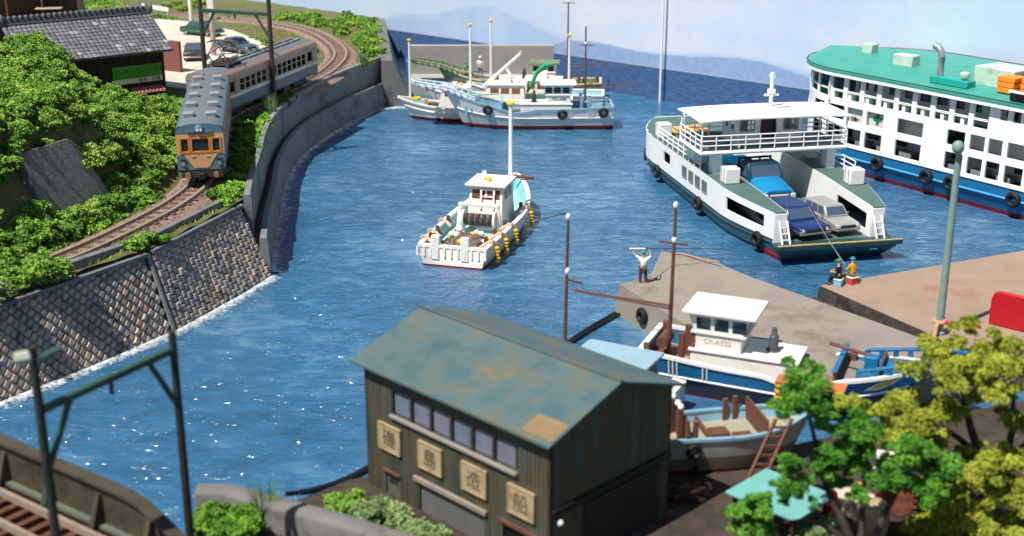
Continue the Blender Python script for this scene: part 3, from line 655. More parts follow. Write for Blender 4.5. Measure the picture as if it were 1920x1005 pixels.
CYAN = M('cyan_deck_paint',(128,188,204),.5,.12,stain=(96,160,186)); CYD = M('cyan_worn',(150,190,200),.6,.15,stain=(120,140,140))
ROPE = M('pale_rope',(206,176,150),.8,.15)
NET = M('heaped_net',(96,78,70),.9,.5,9.,1.,20.,.08,stain=(190,180,170),st_scale=8.)
def net_boat(label, loc, rz, L=13.6, mast_x=1.0, full_kit=True, mast_h=7.0):
    b = thing('fishing_boat', label, 'boat', loc, rz, 'white net boats')
    def sheer(t): return 1.0 + .75*max(0,(t-.55)/.45)**1.8
    prof = make_hull(b, L, 3.3, sheer, lambda t: .5+.25*max(0,(t-.6)/.4), [-.4,.1], [('hull_bottom',RED),('hull_side',WHITE2)], CYD, CYAN, WHITE2, rake=1.5, full=.9, bot=.78, rail_w=.17, railh=.1)
    for s in (-1,1):
        MB().tube([prof(t)[0](.55+.6*max(0,(t-.55)/.45)**1.8, s) for t in np.linspace(0,.97,20)], .07, 6).build('rubbing_strake', WHITE2, b)
    # cabin
    cx = .2; m_ = MB(); m_.loft([[(cx-1.2,-.95,.5),(cx+1.7,-.95,.5),(cx+1.7,.75,.5),(cx-1.2,.75,.5)],[(cx-1.1,-.9,1.6),(cx+1.6,-.9,1.6),(cx+1.6,.7,1.6),(cx-1.1,.7,1.6)],[(cx-.7,-.85,2.7),(cx+1.4,-.85,2.7),(cx+1.4,.65,2.7),(cx-.7,.65,2.7)]]); cb = m_.build('cabin', WHITE2, b, bevel=.04)
    MB().box(cx-1.1,cx+1.65,-1.05,.85,2.702,2.84).build('roof', WHITE2, cb, bevel=.04)
    ax = lambda z: cx-1.1+.4*(z-1.6)/1.1
    windows_on(cb, [((ax(2.05),.55,2.05),(0,-.6,0),(.17,0,.45)),((ax(2.05),-.15,2.05),(0,-.6,0),(.17,0,.45)),((cx-.4,-.872,1.95),(.7,0,0),(0,.01,.5)),((cx+.5,-.872,1.95),(.7,0,0),(0,.01,.5)),((cx+.3,.672,1.95),(-.7,0,0),(0,-.01,.5)),((cx+1.2,.672,1.95),(-.7,0,0),(0,-.01,.5)),((cx+1.45,-.7,2.1),(0,1.2,0),(-.03,0,.4))], M('brown_glass',(110,70,52),.2,.2,bump=0))
    MB().tube([(cx+.1,.2,2.84),(cx+.1,.2,3.1),(cx+.5,.25,3.15)], .12, 8).build('search_lamp', WHITE2, cb); MB().ball((cx-.2,-.1,2.98),.15,8,5).build('roof_lamp', YELLOW, cb)
    m_ = MB()
    for y in (-.5,.1): m_.bar((cx-1.15,y,1.55),(cx-.85,y,2.95),.09)
    for z in (1.85,2.2,2.55,2.88): m_.bar((cx-1.08+.2*(z-1.85),-.5,z),(cx-1.08+.2*(z-1.85),.1,z),.07)
    m_.build('ladder', WHITE2, cb)
    # mast
    m_ = MB(); m_.tube([(mast_x,-.75,.6),(mast_x,-.75,mast_h)], [.12,.09], 10); mo = m_.build('mast', WHITE, b)
    MB().lathe([(.16,0),(.2,.05),(.18,.14),(0,.2)], (mast_x,-.75,mast_h)).build('mast_cap', YELLOW, mo)
    if full_kit:
        # hauling gallows with net drum
        for s in (-1,1):
            m_ = MB(); m_.bar((-1.9,s*.95,.45),(-1.75,s*.85,1.95),.2,.14); m_.bar((-1.3,s*.95,.45),(-1.75,s*.85,1.95),.16,.12); m_.build('gallows_leg', WHITE2, b, bevel=.03)
        MB().bar((-1.75,-.95,1.95),(-1.75,.95,1.95),.2,.16).build('gallows_beam', WHITE2, b, bevel=.03)
        d = MB(); d.tube([(-1.9,-.7,1.2),(-1.9,.55,1.2)], .26, 12); dr = d.build('net_drum', NET, b)
        for k in range(9): MB().torus((-1.9,-.6+k*.14,1.2),.28,.06,'Y',12,6).build('net_coil', NET if k%2 else STEELDK, dr)
        for y in (-.78,.68): MB().tube([(-1.9,y-.05,1.2),(-1.9,y+.05,1.2)], .5, 16).build('drum_flange', WHITE2, dr)
        # heaped net
        m_ = MB(); rings = []
        for i in range(9):
            r_ = 1-.1*i; rings.append([(-4.6+1.15*r_*math.cos(a)*random.uniform(.8,1.15), -.1+1.25*r_*math.sin(a)*random.uniform(.8,1.15), .52+.55*math.sin(i/8*math.pi/2)*random.uniform(.85,1.1)) for a in np.linspace(0,2*math.pi,20,endpoint=False)])
        m_.loft(rings); m_.build('heaped_net', NET, b, ang=15)
        for k in range(14): MB().ball((-4.6+random.uniform(-1,1.2),random.uniform(-1.1,1.0),.95+random.uniform(-.2,.2)),.15,7,5).build('net_float', YELLOW if k%3==0 else WHITE2, b)
        for s in (-.55,.75): MB().box(-L/2-.05,-L/2+.3,s-.18,s+.18,.35,1.55).build('stern_post', WHITE, b, bevel=.04)
        for k in range(11): MB().box(-L/2-.07,-L/2+.02,-1.5+k*.3,-1.42+k*.3,.5,.95).build('stern_rib', WHITE2, b)
        # ropes with strings of floats over the sides
        for s,tt in ((-1,(.08,.2,.34,.62)),(1,(.08,.18,.34))):
            for t in tt:
                pt,zs = prof(t); p = pt(zs,s)
                MB().tube([(p[0]-.3,p[1]-s*.5,zs-.1),(p[0],p[1]-s*.1,zs+.2),(p[0]+.1,p[1]+s*.18,zs+.05),(p[0]-.1,p[1]+s*.05,zs+.22),(p[0]+.35,p[1]-s*.45,zs-.05)], .085, 7).build('rope', ROPE, b)
                MB().box(p[0]-.1,p[0]+.1,p[1]-s*.3-.07,p[1]-s*.3+.07,zs,zs+.4).build('cleat', BROWN, b)
                if s < 0:
                    for k in range(5): MB().ball((p[0]+.03*k,p[1]+s*(.2+.03*(k%2)),zs-.12-.17*k),.115,8,6,(1,1,.9)).build('string_float', YELLOW, b)
        MB().tube([(L/2-1.0,-1.05,1.85),(L/2-1.0,.1,1.85)], .1, 8).build('bow_roller', BROWN, b)
    else:
        MB().torus((L/2-1.8,.7,1.75),.32,.12,'Z').build('life_ring', YELLOW, b)
        MB().cbox((L/2-4.6,.4,1.0),(1.0,.6,.3)).build('blue_crate', M('blue_crate',(44,128,180),.6), b, bevel=.03); MB().cbox((L/2-3.2,-.3,1.0),(.9,.5,.4)).build('brown_box', BROWN, b, bevel=.04); MB().cbox((L/2-2.6,.2,1.4),(.3,.4,.5)).build('orange_post', M('orange_post',(206,140,66),.6), b, bevel=.03)
    return b, prof
nb,_n = net_boat('white fishing boat with cyan deck and yellow floats alone in mid harbour', (-1.6,78.7,0), R(74.5), L=14.4, mast_x=1.9, mast_h=6.6); nb.scale = (1.0,1.4,1.22)
net_boat('small white boat with red bottom whose bow points at the sea wall', (-4.6,114.2,.22), math.pi-R(4), L=11.5, mast_x=4.7, full_kit=False, mast_h=6.7)
def cabin_boat(label, loc, rz, hullm, ins, cabm, roofm, masts=(), L=12., net=False, boom=False, fly=True):
    b = thing('fishing_boat', label, 'boat', loc, rz, 'cabin fishing boats')
    def sheer(t): return 1.25 + .9*max(0,(t-.5)/.5)**1.9
    prof = make_hull(b, L, 3.4, sheer, lambda t: .6, [-.4,.12], [('hull_bottom',RED),('hull_side',hullm)], CYD, ins, WHITE2, rake=1.5, full=.88)
    m_ = MB(); m_.loft([[(-2.4,-1.1,.6),(1.6,-1.1,.6),(1.6,1.1,.6),(-2.4,1.1,.6)],[(-2.4,-1.1,1.6),(1.5,-1.1,1.6),(1.5,1.1,1.6),(-2.4,1.1,1.6)],[(-2.3,-1.0,2.5),(.7,-1.0,2.5),(.7,1.0,2.5),(-2.3,1.0,2.5)]]); cb = m_.build('cabin', cabm, b, bevel=.04)
    MB().box(-2.6,1.0,-1.15,1.15,2.502,2.64).build('roof', roofm, cb, bevel=.04)
    gm = M('tan_glass',(120,86,66),.2,.2,bump=0); sy = lambda z: 1.1-.1*(z-1.6)/.9; rc = []
    for s in (-1,1):
        for x in (-2.0,-1.0,-.05):
            w = .78; rc.append(((x if s<0 else x+w, s*sy(1.75), 1.75),(w if s<0 else -w,0,0),(0,-s*.06,.5)))
    for y in (-.85,.07): rc.append(((1.36,y,1.8),(0,.78,0),(-.46,0,.52)))
    for y in (.85,-.07): rc.append(((-2.385,y,1.75),(0,-.78,0),(.06,0,.5)))
    windows_on(cb, rc, gm)
    if fly: MB().cbox((-.6,0,2.95),(1.1,1.2,.6)).build('flybridge', cabm, b, bevel=.04); MB().cbox((-1.6,.3,2.78),(.5,.6,.25)).build('hatch', roofm, cb, bevel=.03)
    for (x,y,h) in masts:
        m_ = MB(); m_.tube([(x,y,.7),(x,y,h)], [.13,.1], 10); mo = m_.build('mast', WHITE, b); MB().lathe([(.16,0),(.2,.05),(.18,.16),(0,.24)], (x,y,h)).build('mast_cap', YELLOW, mo)
    if boom:
        m_ = MB(); 
        for y in (-.5,.5): m_.bar((1.5,y,2.2),(-2.0,y*.4,5.3),.22,.2); m_.bar((-1.6,y,2.5),(-.6,y*.6,4.1),.18,.16)
        m_.build('boom_frame', WHITE, b, bevel=.03); MB().ball((-2.0,0,5.4),.14,8,5).build('boom_lamp', YELLOW, b)
    if net:
        m_ = MB(); pts = [(-2.6,-.6,1.6),(-3.0,-.7,2.5),(-3.5,-.7,3.4),(-4.2,-.6,4.1),(-4.9,-.5,4.2)]; m_.tube([(x+random.uniform(-.1,.1),y,z) for x,y,z in pts], [.12,.16,.2,.28,.14], 9)
        m_.build('hung_net', M('green_net',(40,150,104),.8,.35,4.,.9,14.,.05), b, ang=20)
    return b, prof
MINT = M('mint_paint',(150,196,160),.55,.1)
cabin_boat('white cabin boat with mint green bulwarks and brown windows', (-1.2,117.2,.2), math.pi-R(3), WHITE2, MINT, WHITE2, WHITE2, masts=((2.6,.2,7.8),), L=13.5, boom=True, net=True)
cabin_boat('white cabin boat hidden behind the mint green boat, tall yellow tipped mast', (2.2,120.6,0), math.pi-R(4), WHITE2, CYAN, WHITE2, WHITE2, masts=((4.2,0,7.9),(-3.2,0,6.6)), L=13.)
PBG = M('pale_blue_grey_paint',(142,172,186),.5,.1)
rb,_ = cabin_boat('pale blue grey cabin boat mostly hidden behind the shed roof', (3.88,52.35,0), R(152), WHITE, LB, GREY, PBG, L=7.0, fly=False)
m_ = MB(); m_.tube([(1.6,.3,.8),(1.5,.3,8.6)], [.1,.06], 8); mo = m_.build('mast', BROWN, rb); MB().ball((1.5,.3,8.65),.115,8,6,(1,1,1.4)).build('mast_lamp', WHITE, mo); MB().ball((1.5,.3,6.2),.115,8,6,(1,1,1.6)).build('mast_lamp', WHITE, mo); MB().bar((1.5,.3,5.8),(.8,.3,5.75),.08).build('crosstree', BROWN, mo)
# hauled-out boat by the shed
def hauled():
    b = thing('beached_boat', 'grey and white wooden boat hauled out beside the shed on props', 'boat', (8.5,45.2,1.42), R(10)); b.scale = (.8,.9,.9)
    GH = M('grey_white_hull',(176,174,168),.6,.14,stain=(128,120,110),st_scale=1.2); OL = M('olive_bottom',(110,104,84),.7,.2)
    def sheer(t): return 1.2 + .5*max(0,(t-.5)/.5)**1.8
    prof = make_hull(b, 8.4, 3.0, sheer, lambda t: .42, [-.55,-.3,.35], [('keel_bottom',RED),('bottom',OL),('hull_side',GH)], M('straw_deck',(152,150,128),.7,.12), LB, LB, rake=1.2, full=.84, zb=-.7)
    for x,h in ((-2.6,1.5),(-1.3,.2),(1.3,1.2)):
        MB().box(x-.06,x+.06,-1.3,1.35,.8,.95+h*.75).build('bulkhead', BROWN, b, bevel=.02)
    for (x,y,h) in ((-2.9,-.9,1.7),(-2.9,.5,1.6),(-2.2,-1.1,1.1),(.2,1.3,.9),(.7,1.3,1.0)): MB().box(x-.12,x+.12,y-.1,y+.1,.75,.9+h).build('post', BROWN, b, bevel=.02)
    for (x,y) in ((-.6,0),(.4,-.6)): MB().cbox((x,y,.88),(.9,.7,.14)).build('hatch', BROWN, b, bevel=.02)
    for y in (-.9,-.5,.2): MB().ball((-2.9,y,2.6),.16,8,5).build('post_cap', WHITE, b)
    fender(b, prof, .22, -1, .45, .28)
    for x in (-2.2,1.4):
        for s in (-1,1): MB().bar((x,s*1.1,-.4),(x,s*1.6,.2),.14).build('prop', DKBROWN, b)
        MB().box(x-.2,x+.2,-1.4,1.4,-.46,-.3).build('cradle', DKBROWN, b)
    return b
hauled()
# ================================================================ car ferry
FW = M('ferry_white',(238,238,236),.4,.03,.8,.12, stain=(214,212,206), st_scale=.9, st_lo=.6, st_hi=.85)
FTOP = M('ferry_deck_green',(76,104,98),.6,.1,1.,.3,12.,.02)
FSL = M('ferry_slate_band',(58,92,102),.45,.1)
INT = M('shaded_interior_paint',(120,122,120),.6,.1)
def car_ferry():
    t = thing('car_ferry', 'white car ferry with lowered bow ramp carrying a truck and cars', 'ferry', (17.05,84.8,0), math.atan2(-.98,.2))
    # half breadth at sheer along x
    def hw(x):
        if x > 5: return 4.8 - 1.2*((x-5)/5.75)**1.3
        if x < -10.3: return 4.8*math.sqrt(max(.02, 1-((-10.3-x)/4.6)**2*.75))
        return 4.8
    def top(x): return 3.1 + .45*max(0,(-10.3-x)/4)**1.5 - .25*max(0,(x-4)/7)
    xs = [-14.3,-13.5,-12.5,-11.5,-10.3,-8,-6,-4,-2,0,2,4,5,6,7,8,9,10,10.75]
    CWF = lambda x: max(.75, hw(x)-2.85) if x > -10.3 else 1.95   # casing width
    # lower hull
    for nm_,mt,za,zb_,ia,ib in (('hull_bottom',NEARBLACK,-.5,.22,.75,.35),('hull_band',FSL,.22,1.2,.35,.05)):
        m_ = MB()
        for s in (-1,1): m_.loft([[(x,s*(hw(x)-ia),za),(x,s*(hw(x)-ib),zb_)] for x in xs], closed=False)
        m_.add([(-14.3,-(hw(-14.3)-ia),za),(-14.3,hw(-14.3)-ia,za),(-14.3,hw(-14.3)-ib,zb_),(-14.3,-(hw(-14.3)-ib),zb_)],[(0,1,2,3)]); m_.build(nm_, mt, t)
    m_ = MB(); m_.hexa([(9.2,-3.6,-.4),(11.1,-3.3,-.4),(11.1,-2.5,-.4),(9.2,-2.5,-.4)],[(9.2,-3.75,.3),(11.2,-3.45,.3),(11.2,-2.4,.3),(9.2,-2.4,.3)]); m_.build('forefoot', RED, t, bevel=.04)
    # vehicle deck
    m_ = MB(); m_.loft([[(x,-hw(x)+.05,.96),(x,hw(x)-.05,.96)] for x in xs], closed=False); m_.build('vehicle_deck', FTOP, t)
    m_ = MB(); m_.box(-9,10.7,-2.6,-2.45,.962,.99); m_.box(-9,10.7,2.45,2.6,.962,.99); m_.box(-9,10.7,-.06,.06,.962,.985); m_.build('deck_line', GREY, t)
    # side casings: outer wall with openings, inner wall, top
    arc = [0.]
    for a,b in zip(xs,xs[1:]): arc.append(arc[-1]+math.hypot(b-a, hw(b)-hw(a)))
    LW = arc[-1]
    def at(u):
        for i in range(len(arc)-1):
            if u <= arc[i+1]+1e-6: k = (u-arc[i])/(arc[i+1]-arc[i]); return xs[i]+(xs[i+1]-xs[i])*k
        return xs[-1]
    def uof(x):
        for i in range(len(xs)-1):
            if x <= xs[i+1]+1e-6: return arc[i]+(arc[i+1]-arc[i])*(x-xs[i])/(xs[i+1]-xs[i])
        return LW
    Hh = 2.15
    holes = [(uof(-13.2),uof(-12.2),.75,1.6),(uof(-7.0),uof(-5.4),.75,1.65),(uof(5.6),uof(9.8),.62,1.62)]
    w4 = [(uof(-2.6+1.35*k),uof(-1.75+1.35*k),.75,1.6) for k in range(4)]
    def mapper(s, inset=0.):
        def f(u,v,d):
            x = at(u); z0 = 1.2 if inset != 'in' else .95; zt = top(x); return (x, s*(hw(x)-(CWF(x) if inset == 'in' else inset)-d-.05*(1-v/Hh)), z0+(zt-z0)*v/Hh)
        return f
    for s in (-1,1):
        m_ = MB(); wall_holes(m_, LW, Hh, holes+w4, .12, mapper(s), nsub=26); weld(m_.build('side_wall', FW, t))
        # inner wall with the long opening near the bow
        m_ = MB(); wall_holes(m_, LW-uof(-9), Hh, [(uof(5.9)-uof(-9),uof(10.1)-uof(-9),.35,1.5)], .1, (lambda g: (lambda u,v,d: g(u+uof(-9),v,d)))(mapper(s, 'in')), nsub=20); weld(m_.build('inner_wall', FW, t))
        m_ = MB(); m_.loft([[(x,s*(hw(x)-.02),top(x)+.005),(x,s*(hw(x)-CWF(x)-.06),top(x)+.005),(x,s*(hw(x)-CWF(x)-.06),top(x)-.07),(x,s*(hw(x)-.02),top(x)-.07)] for x in xs if x > -10.6]); m_.build('casing_top', FTOP, t)
        x = 10.75; m_ = MB(); m_.box(x-.1,x+.02,*sorted((s*(hw(x)-.03),s*(hw(x)-CWF(x)-.1))),.95,top(x)-.08); m_.build('end_wall', FW, t, bevel=.03)
        for a,b_,c_,d_ in w4:       # three pane windows
            m_ = MB(); f = mapper(s,.03); q = [f(a,c_,0),f(b_,c_,0),f(b_,d_,0),f(a,d_,0)]; m_.add(q,[(0,1,2,3)]); w = m_.build('window', GLASS, t, smooth=False)
            fr = MB(); f = mapper(s,-.02)
            for k in range(4): u = a+(b_-a)*k/3; fr.bar(f(u,c_,0),f(u,d_,0),.07,.07)
            for v in (c_,d_): fr.bar(f(a,v,0),f(b_,v,0),.07,.07)
            fr.build('window_frame', GREY, w)
        # railing on casing top, life raft boxes, ladder
        rp = [(x,s*(hw(x)-.12),top(x)) for x in np.linspace(-8.6,.6 if s<0 else 4.2,9)]
        railing(MB(), rp, .95, (.33,.66,1.), .05, .04).build('casing_railing', FW, t)
        for bx in ((-9.6,4.2) if s < 0 else (5.8,)):
            lb = MB().cbox((bx,s*(hw(bx)-.85),top(bx)+.5),(1.0,1.0,1.0)).build('raft_box', FW, t, bevel=.06)
            for k in (-.25,.25): MB().cbox((bx+k,s*(hw(bx)-.85),top(bx)+.5),(.05,1.04,1.04)).build('box_strap', GREY, lb)
        m_ = MB()
        for k in (0,.5): m_.bar((11.0+.55,s*(3.3-k),1.0),(10.85,s*(3.3-k),2.35),.1,.08)
        for z in (1.3,1.65,2.0): m_.bar((11.5-.62*(z-1)/1.35*.95,s*2.8,z),(11.5-.62*(z-1)/1.35*.95,s*3.3,z),.07)
        m_.bar((11.6,s*2.8,1.05),(12.3,s*2.4,1.15),.06); m_.build('ladder', FW, t)
        for x in ((-13.3,-8.0,1.0,9.4) if s < 0 else (-6,2,8.6)):
            y = hw(x)+.1; o = MB().torus((0,0,0),.36,.15).build('tyre_fender', BLACK, t); o.location = (x,s*y,.85); o.rotation_euler = (0,0,-s*.18 if x > 8 else (s*.3 if x < -12 else 0))
    # stern house, rope hatches
    m_ = MB(); m_.loft([[(x,-hw(x)+.02,top(x)),(x,hw(x)-.02,top(x))] for x in xs[:5]], closed=False); m_.build('stern_deck', FTOP, t)
    m_ = MB(); m_.box(-14.32,-14.2,-hw(-14.3),hw(-14.3),.9,top(-14.3)); m_.build('stern_wall', FW, t, bevel=.03)
    for k in range(4): MB().cbox((-10.9,-2.9+k*.75,3.2+.05*k),(1.9,.62,.1),.06*k).build('tan_hatch', M('tan_wood_%d'%k,(206,158,92),.7,.15), t, bevel=.02)
    # bow ramp
    m_ = MB(); m_.hexa([(10.8,-3.5,.8),(12.5,-4.0,.98),(12.5,4.0,.98),(10.8,3.5,.8)],[(10.8,-3.5,.97),(12.5,-4.0,1.25),(12.5,4.0,1.25),(10.8,3.5,.97)]); rp = m_.build('bow_ramp', M('ramp_green',(40,66,68),.5,.15), t, bevel=.02)
    m_ = MB(); m_.hexa([(9.8,-2.9,-.4),(10.9,-3.0,-.4),(10.9,3.0,-.4),(9.8,2.9,-.4)],[(9.8,-3.5,.94),(12.3,-3.85,.96),(12.3,3.85,.96),(9.8,3.5,.94)]); m_.build('bow_plate', FSL, t)
    m_ = MB(); m_.bar((12.45,-3.98,1.29),(12.45,3.98,1.29),.1,.06); m_.build('ramp_lip', M('worn_edge',(196,178,110),.7,.3,4.), rp)
    MB().cbox((11.95,2.4,.6),(.05,.5,.06)).build('draught_mark', FW, t)
    # upper deck on four pillars
    X0,X1,Y0,Y1,ZU = -2.0,2.4,-5.4,4.95,4.72
    for x in (-1.3,1.6):
        for y in (-4.0,4.0): MB().box(x-.4,x+.4,y-.32,y+.32,3.05,4.5).build('pillar', FW, t, bevel=.05)
    ud = MB().box(X0,X1,Y0,Y1,ZU-.28,ZU).build('upper_deck', FW, t, bevel=.12)
    MB().box(X0+.15,X1-.15,Y0+.15,Y1-.15,ZU+.004,ZU+.03).build('deck_paint', FTOP, ud)
    rp = [(X1-.08,y,ZU) for y in np.linspace(Y0+.1,Y1-.1,11)]; railing(MB(), rp, 1.0, (.35,.68,1.), .045, .045).build('front_railing', FW, ud)
    rp = [(X0+.08,y,ZU) for y in np.linspace(Y0+.1,Y1-.1,11)]; railing(MB(), rp, 1.0, (.35,.68,1.), .045, .045).build('rear_railing', FW, ud)
    for y in (Y0+.08,Y1-.08): railing(MB(), [(x,y,ZU) for x in np.linspace(X0+.1,X1-.1,5)], 1.0, (.35,.68,1.), .045, .045).build('end_railing', FW, ud)
    for x in (X0+.15,X1-.12):
        for y in (Y0+.15,Y1-.15): MB().tube([(x,y,ZU),(x,y,ZU+2.1)], .06, 8).build('canopy_post', FW, ud)
    # wheelhouse with windows
    wx0,wx1,wy0,wy1 = -1.3,1.0,-2.5,2.3
    m_ = MB(); hl = [(.35,1.3,.95,1.75),(1.75,2.9,.2,1.75),(3.4,4.4,.95,1.75)]
    wall_holes(m_, wy1-wy0, 2.1, hl, .08, lambda u,v,d: (wx1-d, wy0+u, ZU+v)); wall_holes(m_, wy1-wy0, 2.1, hl, .08, lambda u,v,d: (wx0+d, wy0+u, ZU+v))
    for y,sg in ((wy0,1),(wy1,-1)): wall_holes(m_, wx1-wx0, 2.1, [(.3,.95,.95,1.75),(1.3,2.0,.95,1.75)], .08, lambda u,v,d: (wx0+u, y+sg*d, ZU+v))
    wh = m_.build('wheelhouse', FW, ud)
    for (a,b_,c_,d_) in hl[::2]:
        fr = MB(); 
        for k in (0,.5,1): fr.bar((wx1+.02,wy0+a+(b_-a)*k,ZU+c_),(wx1+.02,wy0+a+(b_-a)*k,ZU+d_),.06,.06)
        for v in (c_,d_): fr.bar((wx1+.02,wy0+a,ZU+v),(wx1+.02,wy0+b_,ZU+v),.06,.06)
        fr.build('window_frame', GREY, wh)
    MB().box(wx1-.5,wx1-.4,wy0+1.6,wy0+3.0,ZU+.1,ZU+1.8).build('door', M('dark_door',(60,58,60),.5), wh)
    m_ = MB(); m_.prism_y([(wx1+.02,ZU+.02),(wx1+1.1,ZU+.02),(wx1+.02,ZU+2.0)], wy0-.1, wy0-.02); m_.build('side_screen', FW, ud)
    # canopy roof, gently curved, raised centre
    m_ = MB(); rows = []
    for x in np.linspace(X0-.15,X1+.1,7):
        rows.append([(x,y,ZU+2.1+.1*math.cos((x-.2)/2.4*1.4)-.12*(abs(y+.2)/5.2)**4) for y in np.linspace(Y0-.1,Y1+.1,15)])
    lo = [[(p[0],p[1],p[2]-.09) for p in r] for r in rows]
    m_.loft([r+lo[i][::-1] for i,r in enumerate(rows)]); rf = m_.build('canopy', FW, ud, ang=50)
    MB().box(-1.1,1.2,-2.4,2.4,ZU+2.18,ZU+2.34).build('canopy_hatch', FW, rf, bevel=.05)
    ms = MB().tube([(0,.3,ZU+2.3),(0,.3,ZU+4.6)], .14, 8).build('mast', FW, rf)
    MB().bar((0,-.2,ZU+3.1),(0,.8,ZU+3.1),.14).build('mast_arm', FW, ms); MB().cbox((0,.3,ZU+3.35),(.3,.5,.3)).build('lamp_box', FW, ms, bevel=.03); MB().cbox((0,.3,ZU+4.35),(.2,.35,.3)).build('lamp_box', FW, ms, bevel=.03)
    MB().bar((.7,.4,ZU+2.4),(.7,1.4,ZU+2.4),.06).build('radar_bar', GREY, rf)
    m_ = MB(); m_.tube([(-5.4,-3.9,3.1),(-5.4,-3.9,5.6),(-5.3,-3.7,5.75),(-5.1,-3.5,5.6)], .11, 8); m_.build('vent_pipe', FW, t)
    m_ = MB(); m_.tube([(-7.5,3.9,3.1),(-7.5,3.9,4.6),(-7.4,3.7,4.8)], .14, 8); m_.build('vent_pipe', FW, t)
    # cross deckhouse aft of the vehicle deck
    m_ = MB(); wall_holes(m_, 5.9, 2.0, [(1.6,4.4,0,1.7)], .12, lambda u,v,d: (-9-d,-2.95+u,.97+v)); m_.build('aft_bulkhead', FW, t)
    # casing break on the far side (white raised block by the truck)
    m_ = MB(); m_.prism_x([(3.0,3.1),(4.6,3.1),(4.6,4.0),(3.0,4.0)], -5.9,-4.3); m_.build('deck_locker', FW, t, bevel=.06)
    return t
FERRY = car_ferry()
# ================================================================ passenger ferry
TEAL = M('teal_roof',(58,150,136),.5,.07,.7,.2,10.,.02, stain=(50,138,126), st_scale=.8); FBLU = M('ferry_blue',(18,90,134),.4,.08,.6,.2)
def big_ferry():
    a = Vector((.545,-.838)); th = math.atan2(a.y,a.x)
    # origin on the centre line; local x to the bow (towards the viewer), local -y is the visible side
    n_ = Vector((-a.y, a.x))    # local +y
    B = 6.5; side = Vector((27.45,91.2)); org = side + n_*B
    t = thing('passenger_ferry', 'big white passenger ferry with teal roof and blue hull', 'ferry', (org.x,org.y,0), th)
    XS, XE = -12.0, 30.0
    def outline(off, x_st):   # half breadth function
        def h(x):
            k = (x_st+7.0 - x)/7.0
            base = B+off
            if k > 0: return base*math.sqrt(max(0.0, 1-k*k*.995))
            if x > 20: return base*(1-.9*((x-20)/10.)**2)
            return base
        return h
    def xsamp(x0, x1): return [x0+7.0*(1-math.cos(q*math.pi/2/9)) for q in range(10)] + list(np.linspace(x0+8.2, x1, 24))
    # hull strips
    xs = xsamp(XS, XE)
    for nm_,mt,za,zb_,ia,ib in (('hull_bottom',RED,-.5,.32,-.55,-.3),('hull_side',FBLU,.32,1.25,-.3,-.02),('hull_wale',FBLU,1.25,2.0,.06,-.12)):
        h1 = outline(ia,XS+.5*(-ia)); h2 = outline(ib,XS+.5*(-ib)); m_ = MB()
        for s in (-1,1): m_.loft([[(x,s*h1(x),za),(x,s*h2(x),zb_)] for x in xs], closed=False)
        weld(m_.build(nm_, mt, t))
    h = outline(.04,XS); m_ = MB()
    for s in (-1,1): m_.tube([(x,s*h(x),1.25) for x in xs], .09, 6)
    m_.build('rub_rail', M('pale_blue_strake',(74,160,206),.4), t)
    for z,mt,nm_ in ((2.02,M('main_deck_brown',(74,66,62),.7,.15),'main_deck'),(3.75,M('mid_deck_grey',(96,96,94),.7,.12),'mid_deck'),(5.3,TEAL,'upper_deck')):
        h = outline(-.12,XS+.1); m_ = MB(); m_.loft([[(x,-h(x),z),(x,h(x),z)] for x in xs], closed=False); m_.build(nm_, mt, t)
    # side walls, both sides, u measured along outline from stern
    h = outline(0,XS)
    px = xsamp(XS, XE); arc = [0.]
    for p,q in zip(px,px[1:]): arc.append(arc[-1]+math.hypot(q-p,h(q)-h(p)))
    def at(u):
        for i in range(len(arc)-1):
            if u <= arc[i+1]+1e-6: k = (u-arc[i])/(arc[i+1]-arc[i]); return px[i]+(px[i+1]-px[i])*k
        return px[-1]
    def uof(x):
        for i in range(len(px)-1):
            if x <= px[i+1]+1e-6: return arc[i]+(arc[i+1]-arc[i])*(x-px[i])/(px[i+1]-px[i])
        return arc[-1]
    Z0, Ht = 1.98, 5.55
    v = lambda z: z-Z0
    holes = []
    xx = -9.0
    tops = [(-11.2,-9.9),(-9.5,-8.2),(-7.8,-6.5)] + [(-6.1+1.62*k,-4.9+1.62*k) for k in range(9)] + [(8.9,9.5),(9.9,10.5)]
    for i,(p,q) in enumerate(tops):
        holes.append((uof(p),uof(q),v(5.5) if i < 12 else v(6.35),v(7.2)))
    lows = ((-8.4,-6.9),(-6.2,-4.6),(-4.3,-2.8),(-2.4,-.8),(.5,2.8),(4.9,6.4),(6.8,8.0),(8.3,9.4),(9.8,11.2),(11.7,14.))
    for (p,q) in lows: holes.append((uof(p),uof(q),v(3.95),v(5.0))); holes.append((uof(p),uof(q),v(2.25),v(3.45)))
    for s in (-1,1):
        f = lambda u,vv,d: (at(u), s*max(0,h(at(u))-d-.03*vv), Z0+vv)
        m_ = MB(); wall_holes(m_, arc[-1], Ht, holes, .14, f, nsub=44); w = weld(m_.build('superstructure', FW, t)); 
    # roof, cambered
    hr = outline(.35,XS-.4); xr = xsamp(XS-.4, XE); m_ = MB(); rows = []
    for x in xr:
        hh = hr(x); rows.append([(x,hh*k,7.62+.45*(1-k*k)) for k in np.linspace(-1,1,13)] + [(x,hh*k,7.45) for k in np.linspace(1,-1,3)])
    m_.loft(rows); rf = m_.build('roof', TEAL, t, ang=30)
    m_ = MB()
    for s in (-1,1): m_.tube([(x,s*hr(x)*.985,7.7) for x in xr], .035, 5)
    m_.build('roof_edge_wire', STEELDK, rf)
    m_ = MB()
    for s in (-1,1): m_.loft([[(x,s*(hr(x)-.02),7.2),(x,s*(hr(x)-.02),7.6),(x,s*(hr(x)-.3),7.6),(x,s*(hr(x)-.3),7.2)] for x in xr]); 
    m_.build('fascia', FW, t)
    m_ = MB()
